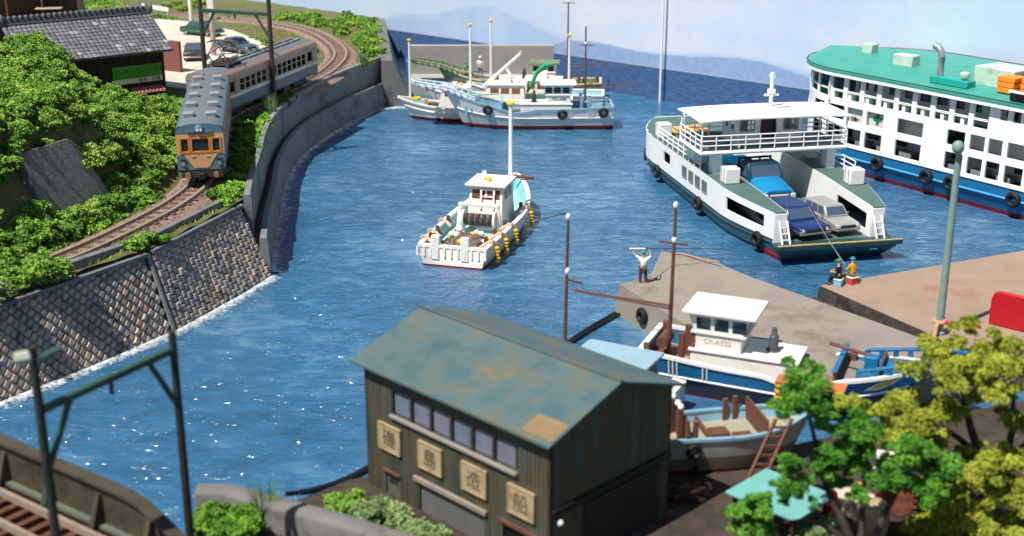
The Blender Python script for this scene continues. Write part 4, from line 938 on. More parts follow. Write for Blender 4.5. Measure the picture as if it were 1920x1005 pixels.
    for s in (-1,1):
        for z in (6.02,6.12): m_.tube([(x,s*max(0,h(x)-.2),z) for x in px if x < 8.6], .04, 6)
    m_.build('gallery_rail', FW, t)
    # top deck hand rail and mid rails along the open gallery
    # interior blocks and seats behind the openings
    IW = M('interior_wall',(206,206,200),.6,.06)
    for (x0,x1,z0,z1,w) in ((-5.5,3.2,3.76,5.26,5.6),(-5.0,9.5,5.32,7.3,5.0),(5.6,16,3.76,5.26,5.5),(-5,18,2.04,3.7,4.9)):
        MB().box(x0,x1,-w,w,z0,z1).build('cabin', IW, t, bevel=.05)
    for k in range(10): MB().box(-4.6+k*1.45,-3.7+k*1.45,-5.03,-5.0,6.2,7.0).build('cabin_window', GLASS, t)
    for k in range(7): MB().box(-3.5+k*2.6,-2.3+k*2.6,-4.93,-4.9,2.6,3.4).build('cabin_window', GLASS, t)
    for k in range(9): MB().box(-8+k*2.1,-6.9+k*2.1,-5.9,-5.1,2.1,2.5).build('bench', GREY, t, bevel=.04)
    for k in range(8): MB().box(-6.2+k*1.7,-5.9+k*1.7,-6.25,-5.7,5.32,6.0).build('bench', FW, t, bevel=.04)
    # green cross and small sign on the inner wall
    cx,cz,y = -1.6,4.5,-6.12
    pn = MB().box(-4.7,-1.1,y+.02,y+.1,3.78,5.24).build('partition', IW, t)
    m_ = MB(); m_.box(cx-.14,cx+.14,y-.02,y,cz-.42,cz+.42); m_.box(cx-.4,cx+.4,y-.024,y-.004,cz-.14,cz+.14); m_.build('green_cross', M('green_sign',(24,120,72),.6), pn)
    m_ = MB(); 
    for k in range(2): m_.torus((-4.0+.3*k,y-.02,4.15),.12,.03,'Y',10,5)
    m_.box(-3.75,-3.35,y-.03,y-.01,4.12,4.17); m_.build('bicycle_sign', INK, pn); m_ = MB(); 
    for k in range(3): m_.box(-4.35+k*.22,-4.2+k*.22,y-.03,y-.01,4.95,5.1)
    m_.build('red_sign', M('red_sign',(190,40,44),.6), pn)
    # stern hoops
    for z0 in (3.9,5.4):
        for ang in (20,50,80,-15): 
            r_ = R(ang); m_ = MB(); x = XS+7-7.02*math.cos(r_); y = -B*math.sin(r_)*1.0; m_.tube([(x,y,z0-.1),(x-.12,y,z0+.7),(x,y,z0+1.6)], .07, 6); m_.build('stern_hoop', FW, t)
    for x in (-5.9,-.8,3.7,5.8,10.9,16): 
        o = MB().torus((0,0,0),.4,.17).build('tyre_fender', BLACK, t); o.location = (x,-h(x)-.2,1.35 if x > -6 else 1.5)
    # roof fittings
    PG = M('pale_green_box',(186,204,188),.55,.1,stain=(150,176,158))
    zr = lambda y: 7.62+.45*(1-(y/6.85)**2)
    for (x,y,dx,dy,dz) in ((-8.0,-.3,.9,.9,.75),(-2.6,-2.4,1.7,1.0,.85)): MB().cbox((x,y,zr(y)+dz/2-.05),(dx,dy,dz),.1).build('roof_vent', PG, rf, bevel=.06)
    MB().cbox((6.2,-2.6,zr(-2.6)+.5),(3.2,2.6,1.3)).build('roof_house', PG, rf, bevel=.06)
    MB().cbox((3.9,-5.2,zr(-5.2)+.22),(3.2,.95,.5)).build('vent_plinth', M('teal_plinth',(28,158,146),.5,.1), rf, bevel=.06)
    m_ = MB(); m_.tube([(2.8,-5.2,8.0),(2.8,-5.2,9.6),(2.7,-5.2,9.95),(2.45,-5.2,10.2),(2.1,-5.2,10.3)], .25, 12); m_.build('exhaust_pipe', STEEL, rf)
    MB().lathe([(.12,0),(.12,.15),(.3,.25),(.36,.45),(.32,.6),(0,.66)], (4.9,-5.2,8.2)).build('mushroom_vent', PG, rf)
    ORG = M('orange_float',(240,140,36),.55,.08)
    for (x,y,n2) in ((8.2,-4.6,3),(9.8,-4.3,3),(8.7,-2.4,3),(10.4,-2.2,3)):
        for k in range(n2): MB().cbox((x+random.uniform(-.04,.04),y,zr(y)+.2+k*.37),(1.35,1.25,.34),random.uniform(-.05,.05)).build('buoyant_float', ORG, rf, bevel=.04)
    MB().tube([(7.2,1.6,8.0),(7.2,1.6,10.6)], .28, 12).build('funnel', STEEL, rf)
    m_ = MB(); m_.box(9.4,12.2,-6.4,-5.5,7.68,8.35); hz_ = m_.build('dark_locker', NEARBLACK, rf, bevel=.15); MB().box(9.35,12.3,-6.45,-6.35,8.28,8.45).build('locker_rim', FW, hz_)
    return t
BF = big_ferry()
# ================================================================ road vehicles
TYRE = BLACK
def vehicle(name, label, cat, loc, rz, group, body, prof, W, wheels, win=(), paint2=None, kind='sedan', z0=0.):
    """prof: closed side outline x,z of lower body; front at +x"""
    t = thing(name, label, cat, (loc[0],loc[1],loc[2]), rz, group); h = W/2
    m_ = MB(); m_.prism_y(prof, -h, h); m_.build('body', body, t, bevel=.07)
    for x,r in wheels:
        for s in (-1,1):
            w = MB().tube([(x,s*(h-.16),r),(x,s*(h+.02),r)], r, 18).build('wheel', TYRE, t, bevel=.03)
            MB().tube([(x,s*(h+.0),r),(x,s*(h+.035),r)], r*.55, 14).build('hub_cap', CHROME, w)
    return t
def cabin_green(t, body, base, topz, W, glass=GLASSB):
    """greenhouse: base (x0,x1,z), roof (x0,x1), tapered, with inset panes"""
    x0,x1,zb = base; r0,r1 = topz[0],topz[1]; zt = topz[2]; h = W/2; hi = h*.84
    m_ = MB(); lo = [(x0,-h,zb),(x1,-h,zb),(x1,h,zb),(x0,h,zb)]; hi_ = [(r0,-hi,zt),(r1,-hi,zt),(r1,hi,zt),(r0,hi,zt)]; m_.hexa(lo, hi_); c = m_.build('cabin', body, t, bevel=.05)
    P = lambda u,v,s: (lerp((x0,0,0),(r0,0,0),v)[0]*(1-u)+lerp((x1,0,0),(r1,0,0),v)[0]*u, s*(h+(hi-h)*v), zb+(zt-zb)*v)
    for s in (-1,1):
        for (a,b) in ((.1,.36),(.4,.64),(.68,.92)) if (r1-r0) > 1.2 else ((.12,.48),(.54,.9)):
            q = [P(a,.14,s),P(b,.14,s),P(b,.84,s),P(a,.84,s)]; m_ = MB(); m_.loft([[(p[0],p[1]+s*.015,p[2]) for p in q],[(p[0],p[1]-s*.02,p[2]) for p in q]]); m_.build('window', glass, c)
    for u,sg in ((1,1),(0,-1)):
        q = []
        for v,k in ((.14,-.86),(.14,.86),(.86,.86),(.86,-.86)):
            p = P(u,v,1); q.append((p[0]+sg*.015, k*(h+(hi-h)*v), p[2]))
        m_ = MB(); m_.loft([q,[(p[0]-sg*.03,p[1],p[2]) for p in q]]); m_.build('windscreen' if u else 'rear_window', glass, c)
    return c
def sedan(label, loc, rz, col, group='cars on the diorama', boxy=True, L=4.4, W=1.65, front='plain', roofcol=None, wagon=False, tail=None, H=1.38):
    l = L/2
    pr = [(-l,.35),(-l,.72),(-l+.06,.86),(-l+.9,.9),(l-1.5,.9),(l-.15,.78),(l,.7),(l,.36),(l-.35,.26),(-l+.3,.26)]
    t = vehicle('car', label, 'car', loc, rz, group, col, pr, W, ((l-.85,.3),(-l+.9,.3)))
    if wagon: cabin_green(t, roofcol or col, (-l+.12,l-1.25,.9), (-l+.35,l-1.75,H), W*.95)
    else: cabin_green(t, roofcol or col, (-l+.75,l-1.3,.9), (-l+1.35,l-2.0,H), W*.95)
    MB().box(l-.06,l+.1,-W/2,W/2,.34,.46).build('front_bumper', CHROME, t, bevel=.03); MB().box(-l-.1,-l+.06,-W/2,W/2,.36,.48).build('rear_bumper', CHROME, t, bevel=.03)
    MB().box(l-.04,l+.025,-W*.3,W*.3,.5,.68).build('grille', STEELDK, t)
    for s in (-1,1):
        MB().tube([(l-.05,s*W*.39,.62),(l+.04,s*W*.39,.62)], .1, 10).build('headlight', M('lamp_glass',(220,220,214),.2) if 'lamp_glass' not in bpy.data.materials else bpy.data.materials['lamp_glass'], t)
        MB().box(-l-.03,-l+.03,*sorted((s*W*.24,s*W*.46)),.54,.68).build('tail_light', tail or (bpy.data.materials.get('tail_red') or M('tail_red',(170,30,34),.3)), t)
        MB().box(l-.06,l+.03,*sorted((s*W*.42,s*W*.5)),.5,.58).build('indicator', bpy.data.materials.get('amber') or M('amber',(230,150,50),.3), t)
        m_ = MB(); m_.box(-l+.2,l-.2,*sorted((s*W/2,s*(W/2+.02))),.5,.54); m_.build('side_trim', CHROME, t)
        MB().cbox((l-1.55,s*(W/2+.08),.98),(.08,.14,.1)).build('mirror', CHROME, t)
    return t
NAVYC = M('navy_car_paint',(32,54,106),.22,.06,spec=.6,bump=.05); SILV = M('silver_car_paint',(168,168,164),.3,.06,metal=.25,bump=.05); GREENC = M('green_car_paint',(34,84,62),.25,.08,bump=.05)
DKC = M('charcoal_car_paint',(62,64,70),.3,.08,bump=.05); GRYC = M('slate_car_paint',(70,82,96),.3,.08,bump=.05)
FR = math.atan2(-.98,.2)
def on_ferry(x, y): c,s = math.cos(FR),math.sin(FR); return (17.05+c*x-s*y, 84.8+s*x+c*y, .995)
sedan('navy blue sedan parked on the ferry ramp end', on_ferry(7.9,-1.3), FR+R(9), NAVYC, L=5.7, W=2.15, H=1.62)
sedan('silver estate car parked beside the navy sedan on the ferry', on_ferry(8.2,1.2), FR+R(7), SILV, L=4.3, W=1.68, wagon=True, H=1.5)
def bonnet_truck():
    B_ = M('truck_blue',(24,126,176),.3,.08,bump=.06); BD = M('truck_dark_blue',(22,62,84),.4,.1,bump=.06)
    t = thing('truck', 'bright blue bonnet truck with flat bed on the ferry deck', 'truck', on_ferry(.9,-1.0), FR+R(3)); t.scale = (1.2,1.2,1.24); W = 2.1; h = W/2
    # bonnet and wings
    m_ = MB(); m_.loft([[(1.5,-.95,.55),(1.5,.95,.55),(1.5,.95,1.45),(1.5,.75,1.62),(1.5,-.75,1.62),(1.5,-.95,1.45)],[(3.0,-.98,.5),(3.0,.98,.5),(3.0,.98,1.15),(3.0,.65,1.4),(3.0,-.65,1.4),(3.0,-.98,1.15)],[(3.35,-.95,.55),(3.35,.95,.55),(3.35,.95,1.05),(3.35,.6,1.28),(3.35,-.6,1.28),(3.35,-.95,1.05)]]); m_.build('bonnet', B_, t, bevel=.06)
    m_ = MB(); m_.hexa([(.2,-h,.55),(1.6,-h,.55),(1.6,h,.55),(.2,h,.55)],[(.2,-h,1.5),(1.65,-h,1.5),(1.65,h,1.5),(.2,h,1.5)]); m_.hexa([(.2,-h,1.49),(1.65,-h,1.49),(1.65,h,1.49),(.2,h,1.49)],[(.3,-h*.88,2.25),(1.2,-h*.88,2.25),(1.2,h*.88,2.25),(.3,h*.88,2.25)]); cb = m_.build('cab', BD, t, bevel=.06)
    q = [(1.62,-.85,1.58),(1.62,.85,1.58),(1.29,.8,2.14),(1.29,-.8,2.14)]; m_ = MB(); m_.loft([[(p[0]+.03,p[1],p[2]) for p in q],[(p[0]-.05,p[1],p[2]) for p in q]]); m_.build('windscreen', GLASSB, cb)
    for s in (-1,1):
        q = [(.42,s*h*.985,1.56),(1.35,s*h*.985,1.56),(1.1,s*h*.9,2.14),(.45,s*h*.9,2.14)]; m_ = MB(); m_.loft([[(p[0],p[1]+s*.02,p[2]) for p in q],[(p[0],p[1]-s*.03,p[2]) for p in q]]); m_.build('window', GLASSB, cb)
    m_ = MB(); m_.box(3.35,3.4,-.62,.62,.72,.82); m_.box(3.35,3.4,-.55,.55,.95,1.05); m_.box(3.36,3.41,-.2,.2,.82,.95); m_.build('grille', M('chrome_grille',(230,226,220),.25,.05), t, bevel=.02)
    m_ = MB(); m_.box(3.33,3.36,-.66,.66,.62,1.12); m_.build('grille_back', STEELDK, t)
    for s in (-1,1):
        MB().box(3.32,3.42,*sorted((s*.66,s*.94)),.82,1.08).build('headlight', M('lamp_white_%d'%s,(226,222,216),.25), t, bevel=.03); MB().ball((3.4,s*.82,.66),.09,8,5).build('indicator', bpy.data.materials.get('amber') or M('amber',(230,180,50),.3), t)
        MB().box(1.9,2.9,*sorted((s*.9,s*1.08)),.95,1.08).build('wing', B_, t, bevel=.04)
    MB().box(3.42,3.55,-1.05,1.05,.36,.54).build('bumper', WHITE, t, bevel=.03); pl = MB().box(3.56,3.58,-.24,.24,.3,.5).build('number_plate', WHITE, t)
    # flat bed with drop sides
    MB().box(-3.6,.1,-1.05,1.05,.95,1.05).build('bed_floor', M('bed_boards',(150,116,104),.8,.15), t); 
    for s in (-1,1): MB().box(-3.6,.1,*sorted((s*1.0,s*1.08)),1.052,1.55).build('drop_side', BD if s < 0 else B_, t, bevel=.02)
    MB().box(-3.66,-3.58,-1.08,1.08,1.0,1.55).build('tailboard', B_, t, bevel=.02); 
    m_ = MB(); 
    for y in (-.95,-.3,.3,.95): m_.box(.02,.1,y-.05,y+.05,1.05,2.35)
    for z in (2.3,1.95,1.6): m_.box(.0,.12,-1.0,1.0,z-.05,z+.05)
    m_.build('headboard', NAVY, t); MB().box(-3.4,3.2,-.4,.4,.5,.7).build('chassis', BLACK, t)
    for x in (2.4,-2.4):
        for s in (-1,1):
            w = MB().tube([(x,s*.72,.42),(x,s*1.02,.42)], .42, 18).build('wheel', TYRE, t, bevel=.03); MB().tube([(x,s*1.0,.42),(x,s*1.04,.42)], .2, 12).build('hub_cap', GREY, w)
    return t
bonnet_truck()
def small_truck():
    t = thing('truck', 'small cream three wheeled truck with blue bed under the ferry bridge deck', 'truck', on_ferry(-5.2,-1.5), FR+R(5)); C_ = M('cream_paint',(232,222,160),.4,.08); B_ = M('bed_blue',(40,132,180),.4,.1)
    m_ = MB(); m_.hexa([(.5,-.7,.4),(1.9,-.45,.4),(1.9,.45,.4),(.5,.7,.4)],[(.5,-.68,1.6),(1.3,-.5,1.6),(1.3,.5,1.6),(.5,.68,1.6)]); m_.build('cab', C_, t, bevel=.08); 
    q = [(1.72,-.42,.95),(1.72,.42,.95),(1.42,.42,1.45),(1.42,-.42,1.45)]; m_ = MB(); m_.loft([[(p[0]+.03,p[1],p[2]) for p in q],[(p[0]-.1,p[1],p[2]) for p in q]]); m_.build('windscreen', GLASSB, t)
    m_ = MB(); m_.box(-1.9,.45,-.75,.75,.55,.65); 
    for s in (-1,1): m_.box(-1.9,.45,*sorted((s*.7,s*.76)),.64,1.05)
    m_.box(-1.93,-1.87,-.75,.75,.6,1.05); m_.build('bed', B_, t, bevel=.02)
    for x,y in ((1.5,0),(-1.3,.6),(-1.3,-.6)): MB().tube([(x,y-.1,.3),(x,y+.1,.3)], .3, 14).build('wheel', TYRE, t)
small_truck()
sedan('dark green sedan parked on the pale road under the gantry', (-32.6,135.6,4.5), R(-30), GREENC, L=4.7, W=1.75, H=1.45)
sedan('charcoal car with red tail lights parked by the brown board', (-29.9,120.6,4.5), R(100), DKC, L=4.3, W=1.75, H=1.45)
sedan('slate grey car half hidden behind the train pantograph', (-26.6,124.3,4.5), R(-38), GRYC, L=4.4, W=1.7, H=1.4)
# ================================================================ railway
def track_at(s):
    return None
TP = [Vector((p.x,p.y,0)) for p in TRACK]; TA = [0.]
for a,b in zip(TP,TP[1:]): TA.append(TA[-1]+(b-a).length)
def tpos(s):
    s = max(0,min(TA[-1]-1e-3,s))
    i = next(k for k in range(len(TA)-1) if TA[k+1] > s); f = (s-TA[i])/(TA[i+1]-TA[i]); d = (TP[i+1]-TP[i]).normalized(); return TP[i].lerp(TP[i+1],f), d
def s_of_y(y): i = min(range(len(TP)), key=lambda k: abs(TP[k].y-y)); return TA[i]
BALL = M('ballast',(150,126,114),.95,.35,5.,1.,24.,.06,stain=(96,70,62),st_scale=6.)
RAILM = M('rail_side',(146,130,116),.55,.2,3.,.3)
tr = thing('railway_track', 'curving single railway track on brown ballast above the sea wall', 'railway track')
ss = np.arange(0, TA[-1], .7)
def sweep(off, prof):
    rings = []
    for s in ss:
        p,d = tpos(s); n_ = Vector((d.y,-d.x,0)); rings.append([tuple(p+n_*(off+o)+Vector((0,0,z))) for o,z in prof])
    return rings
MB().loft(sweep(0,[(-1.75,4.0),(-1.35,4.26),(-.5,4.31),(0,4.33),(.5,4.31),(1.35,4.26),(1.75,4.0)]), closed=False).build('ballast', BALL, tr, fix=False, ang=70)
for o_ in (-.56,.56):
    MB().loft(sweep(o_,[(-.11,4.28),(-.1,4.5),(.1,4.5),(.11,4.28)])).build('rail', RAILM, tr)
sl = MB(); sl.box(-.95,.95,-.12,.12,0,.1); sme = sl.mesh('sleeper'); sme.materials.append(M('sleeper_wood',(96,74,64),.85,.2,3.,world_co=True))
s = s_of_y(52)
while s < s_of_y(146):
    p,d = tpos(s); inst('sleeper', sme, tr, Matrix.Translation((p.x,p.y,4.275)) @ Matrix.Rotation(math.atan2(d.y,d.x)-R(90),4,'Z')); s += .95
m_ = MB(); v_ = []; 
for k in range(5200):
    s = random.uniform(2,TA[-1]-2); p,d = tpos(s); n_ = Vector((d.y,-d.x,0)); o_ = random.gauss(0,.75)
    if abs(o_) > 1.6: continue
    c = p + n_*o_ + Vector((0,0,4.34-max(0,abs(o_)-1.1)*.45)); r = random.uniform(.045,.085)
    m_.add([(c.x+r*random.uniform(.6,1.4),c.y,c.z),(c.x-r,c.y+r*random.uniform(.5,1.4),c.z),(c.x-r*.4,c.y-r,c.z),(c.x,c.y,c.z+r)],[(0,1,3),(1,2,3),(2,0,3)])
tag(m_.build('ballast_stones', BALL, tr, smooth=False, fix=False), kind='stuff')
ORNG = M('train_orange',(208,160,114),.4,.05,bump=.06); BLUG = M('train_blue_grey',(88,116,136),.4,.06,bump=.06); TAN = M('train_tan',(166,134,112),.4,.05,bump=.06); CREAM = M('train_cream',(208,208,190),.4,.05,bump=.06); ROOFG = M('train_roof_grey',(104,110,118),.55,.08,1.,.2); WINFR = M('train_window_orange',(214,130,54),.45,.06,bump=.05); GREENB = M('train_green_grey',(82,108,112),.4,.06,bump=.06)
VENTG = M('roof_vent_grey',(138,144,150),.5,.08)
DARKIN = M('dark_interior',(52,40,36),.7,.2)
def rail_car(label, s_front, L, lower, band, upper, roofcol, face, nose_front=True, pan=False, edge=None, cap0=None):
    """car hung between two track positions; local +x points to the viewer end"""
    pf,_d = tpos(s_front+2.9); pb,_d = tpos(s_front+L-2.9); d = (pf-pb).normalized(); c = (pf+pb)/2
    t = thing('railcar', label, 'train car', (c.x,c.y,ZR), math.atan2(d.y,d.x), 'two car electric train')
    W = 2.75; h = W/2; l = L/2; zb,zf,zs = .95,3.15,3.15      # floor skirt, top of side
    # sides with window openings
    holes = []; n_w = 12; doors = (1.0, L/2-.6, L-2.2)
    for dx in doors: holes.append((dx+.1,dx+1.0,1.15,1.9)); 
    x = 2.5
    while x < L-2.9:
        if all(not (x < dx+1.25 and x+.85 > dx-.1) for dx in doors): holes.append((x,x+.72,1.05,1.48)); holes.append((x,x+.72,1.54,1.9))
        x += .95
    for s_ in (-1,1):
        f = lambda u,v,dd: (-l+u, s_*(h-dd), zb+v)
        z1,z2 = .92,1.02    # belt
        for nm_,mt,a,b in (('lower_side',lower,0,.72),('belt_band',band,.72,.93),('window_side',upper,.93,2.2)):
            m_ = MB(); hs = [(p,q,max(r,a)-a,min(w,b)-a) for p,q,r,w in holes if r < b and w > a]
            wall_holes(m_, L, b-a, hs, .07, lambda u,v,dd: f(u,v+a,dd)); m_.build(nm_, mt, t)
        for dx in doors:
            m_ = MB(); 
            for xx in (dx,dx+1.1): m_.box(-l+xx-.025,-l+xx+.025,*sorted((s_*h,s_*(h+.02))),zb+.05,zb+2.1)
            m_.build('door_edge', lower if False else upper, t); MB().box(-l+dx-.1,-l+dx+1.2,*sorted((s_*(h-.01),s_*(h+.06))),zb+2.12,zb+2.2).build('rain_gutter', upper, t, bevel=.02)
    m_ = MB(); m_.box(-l+.15,l-.4,-h+.35,h-.35,zb-.05,zb+.9); m_.build('interior', DARKIN, t)
    MB().box(-l+.02,l-.02,-h+.03,h-.03,zb-.12,zb).build('underframe', STEELDK, t)
    # roof: rounded section
    sec = []
    for k in range(13):
        a = math.pi*k/12; sec.append((-h*math.copysign(abs(math.cos(a))**.62, math.cos(a))*1.01, zb+2.2+.62*math.sin(a)**.8))
    m_ = MB(); rings = []
    for x,sc,dz in ((-l,.985,-.04),(-l+.25,1,0),(l-.25,1,0),(l,.985,-.05)): rings.append([(x,y*sc,z+dz if k not in (0,12) else z) for k,(y,z) in enumerate(sec)])
    m_.loft(rings); rf = m_.build('roof', roofcol, t, ang=35)
    for ks in (range(0,4), range(9,13)):
        m_ = MB(); rg = []
        for x in (-l+.01,-l+.25,l-.25,l-.01): rg.append([(x,sec[k][0]*1.008,sec[k][1]+.008*(1 if 0 < k < 12 else -1)) for k in ks])
        m_.loft(rg, closed=False); m_.build('roof_edge', edge, rf, ang=60)
    # end faces
    for e,ft in ((1,nose_front),(-1,False)):
        xe = e*l
        m_ = MB(); wins = [(.22,.72,1.08,1.92),(.85,1.9,1.08,1.92),(2.03,2.53,1.08,1.92)]
        for nm_,mt,a,b in (('end_lower',lower,0,.93),('end_upper',face,.93,2.22)):
            m2 = MB(); wall_holes(m2, W-.02, b-a, [(p,q,max(r,a)-a,min(w,b)-a) for p,q,r,w in wins if w > a and r < b], .08, lambda u,v,dd: (xe-e*dd+e*.012, e*(-h+.01+u), zb+v+a)); m2.build(nm_, mt, t, bevel=.0)
        m2 = MB(); 
        ring = [(xe+e*.012,y*.985,z-.045) for (y,z) in sec]; m2.loft([ring,[(xe-e*.05,y,z) for (_x,y,z) in ring]]); m2.build('end_cap', edge, t)
        MB().box(*sorted((xe-e*.75,xe-e*.65)),-h+.1,h-.1,zb,zb+2.1).build('cab_bulkhead', DARKIN, t)
        if ft:
            for (p,q,r,w) in wins:
                fr = MB(); y0,y1 = -h+.01+p,-h+.01+q
                for yy in (y0,y1): fr.box(xe-.03,xe+.06,yy-.05,yy+.05,zb+r-.05,zb+w+.05)
                for zz in (r,w): fr.box(xe-.03,xe+.058,y0,y1,zb+zz-.05,zb+zz+.05)
                o = fr.build('front_window_frame', WINFR, t)
                MB().box(xe-.05,xe-.03,y0,y1,zb+r,zb+w).build('glass', GLASS, o)
            # V shaped panel on the front
            m_ = MB(); q = [(-.95,.93),(.95,.93),(.42,.12),(-.42,.12)]; m_.loft([[(xe+.04,y,zb+z) for y,z in q],[(xe+.01,y,zb+z) for y,z in q]]); m_.build('front_panel', face, t)
            MB().ball((xe+.04,0,zb+2.42),.3,12,8,(.5,1,1)).build('headlight_housing', BLUG, t); 
            for s_ in (-1,1):
                MB().tube([(xe+.12,s_*.1,zb+2.42),(xe+.2,s_*.1,zb+2.42)],.085,10).build('headlight', M('lens_%d'%s_,(235,235,225),.1), t)
                MB().bar((xe+.05,s_*.3,zb+2.3),(xe+.05,s_*.72,zb+2.3),.12).build('roof_step', BLUG, t)
                MB().box(xe,xe+.07,s_*.42-.12,s_*.42+.12,zb+.78,zb+.86).build('marker_step', face, t)
                MB().box(xe,xe+.09,s_*1.05-.16,s_*1.05+.16,zb+.58,zb+.68).build('step_plate', STEELDK, t); MB().tube([(xe,s_*1.05,zb+.4),(xe+.14,s_*1.05,zb+.4)],.12,10).build('tail_light', GREY, t)
                MB().tube([(xe-.1,s_*.82,zb-.28),(xe+.3,s_*.82,zb-.28)],.17,10).build('buffer_beam_pipe', M('brass_%d'%s_,(168,140,96),.4,.1,metal=.5), t)
            MB().cbox((xe+.28,0,zb-.28),(.6,.42,.36)).build('coupler', BLACK, t, bevel=.05); MB().box(xe-.1,xe+.05,-1.2,1.2,zb-.45,zb-.1).build('buffer_beam', STEELDK, t)
        else:
            MB().ball((xe+e*.0,0,zb+2.65),.18,10,6).build('tail_lamp', BLUG, t)
    # bogies
    for x in (-l+2.9,l-2.9):
        bg = MB().box(x-1.3,x+1.3,-1.0,1.0,.35,.75).build('bogie', BLACK, t, bevel=.05)
        for wx in (-.95,.95):
            for s_ in (-1,1): MB().tube([(x+wx,s_*.5,.42),(x+wx,s_*.64,.42)], .42, 16).build('wheel', STEELDK, bg)
    for k in range(4): MB().cbox((-3+k*2.0,.7*(-1)**k,.55),(1.3,.8,.6)).build('equipment_box', BLACK, t, bevel=.05)
    # roof fittings
    zr_ = zb+2.2+.6
    if not pan:
        for k in range(5):
            for s_ in (-1,1):
                v_ = MB(); x = l-2.1-k*3.15; v_.hexa([(x-.3,s_*.66-.26,zr_-.2),(x+.3,s_*.66-.26,zr_-.2),(x+.3,s_*.66+.26,zr_-.2),(x-.3,s_*.66+.26,zr_-.2)],[(x-.34,s_*.66-.34,zr_+.26),(x+.34,s_*.66-.34,zr_+.26),(x+.34,s_*.66+.34,zr_+.26),(x-.34,s_*.66+.34,zr_+.26)]); v_.build('roof_vent', VENTG, rf, bevel=.05)
    else:
        for y in (-.35,.35): MB().bar((-l+1.0,y,zr_+.1),(l-5.2,y,zr_+.1),.16,.08).build('roof_walk', GREY, rf)
        for k in range(6): MB().bar((-l+1.2+k*2.,-.6,zr_+.04),(-l+1.2+k*2.,.6,zr_+.04),.1,.08).build('walk_bearer', GREY, rf)
        for (x,y) in ((-1.5,-.9),(1.8,-.9),(-4.5,-.9)): MB().cbox((x,y,zr_-.02),(.5,.35,.25)).build('roof_vent', ROOFG, rf, bevel=.04)
        px_ = l-3.4; pg = MB().box(px_-1.1,px_+1.1,-.8,.8,zr_+.12,zr_+.2).build('pantograph_base', STEELDK, rf)
        def bar(nm_,a,b,r=.04): MB().tube([a,b], r, 6).build(nm_, STEELDK, pg)
        for y in (-.75,.75):
            for sx in (-1,1):
                bar('lower_arm',(px_+sx*.35,y,zr_+.22),(px_+sx*1.25,y*.8,zr_+.95)); bar('upper_arm',(px_+sx*1.25,y*.8,zr_+.95),(px_+sx*.12,y*.65,zr_+1.75))
                MB().tube([(px_+sx*1.0,y-.1,zr_+.1),(px_+sx*1.0,y+.1,zr_+.1)],.12,8).build('insulator', BROWN, pg)
        bar('diagonal',(px_+.35,-.75,zr_+.22),(px_+1.25,.6,zr_+.95)); bar('diagonal',(px_-1.25,-.6,zr_+.95),(px_-.12,.48,zr_+1.75)); bar('diagonal',(px_+1.25,-.6,zr_+.95),(px_+.12,.48,zr_+1.75))
        for sx in (-.2,.2): MB().tube([(px_+sx,-1.15,zr_+1.65),(px_+sx,-.8,zr_+1.8),(px_+sx,.8,zr_+1.8),(px_+sx,1.15,zr_+1.65)],.05,6).build('contact_strip', STEELDK, pg)
        for k in range(4): bar('cross_tube',(px_-.9+k*.6,-.75,zr_+.32),(px_-.6+k*.5,.75,zr_+.5),.05)
        MB().bar((l-5.6,-.75,zr_+.06),(l-3.2,-.75,zr_+.06),.2,.1).build('cable_tray', GREY, rf)
    return t
SF = s_of_y(73.6)
rail_car('leading train car with orange and blue grey front and roof vents', SF, 16.6, BLUG, BLUG, ORNG, ROOFG, ORNG, edge=BLUG)
rail_car('second train car in tan and green grey with roof pantograph', SF+17.3, 17.6, GREENB, CREAM, TAN, ROOFG, TAN, nose_front=False, pan=True, edge=TAN)
# ================================================================ overhead gantries
POLE = M('gantry_brown_pole',(70,58,52),.6,.2,1.5); BEAM = M('gantry_green_beam',(50,82,70),.5,.12)
def gantry(label, A, B_, zt, zbeam, zbase, zb2=None, r=.2, bw=.26, lamps=False, POLEB=None):
    t = thing('catenary_gantry', label, 'gantry', (0,0,0)); POLEB = POLEB or POLE
    for (x,y),h_ in ((A,zt[0]),(B_,zt[1])): MB().tube([(x,y,zbase),(x,y,h_)], [r,r*.82], 12).build('pole', POLEB, t)
    a = Vector((*A,zbeam[0])); b = Vector((*B_,zbeam[1])); d = (b-a)
    MB().bar(a,b,bw,bw*1.1).build('beam', BEAM, t, bevel=.03)
    MB().tube([a+d*.2-Vector((0,0,.1)), a+d*.02-Vector((0,0,1.75))], .1, 8).build('brace', BEAM, t); MB().tube([a+d*.8-Vector((0,0,.1)), a+d*.98-Vector((0,0,1.75))], .1, 8).build('brace', BEAM, t)
    MB().tube([a+d*.5-Vector((0,0,.1)),a+d*.5-Vector((0,0,.5))],.07,6).build('wire_hanger', RUST, t)
    if lamps:
        MB().tube([(A[0],A[1],zt[0]-.25),(A[0]-.45,A[1],zt[0]-.35)],.2,8).build('insulator', M('pale_insulator',(160,164,150),.5), t); MB().tube([(A[0],A[1],zt[0]-.4),(A[0]+.75,A[1]+.2,zt[0]-.1)],.09,8).build('insulator_arm', BEAM, t)
    return t
gantry('far green overhead gantry straddling the track behind the train', (-24.1,100.2), (-18.5,98.6), (13,13), (11.5,11.4), 4.2, r=.2)
gantry('near dark green overhead gantry in the lower corner over the girder bridge', (-13.08,32.37), (-10.51,36.87), (10.9,9.6), (9.0,9.0), -.5, r=.15, bw=.2, lamps=True, POLEB=M('gantry_dark_pole',(44,46,40),.6,.2,1.5))
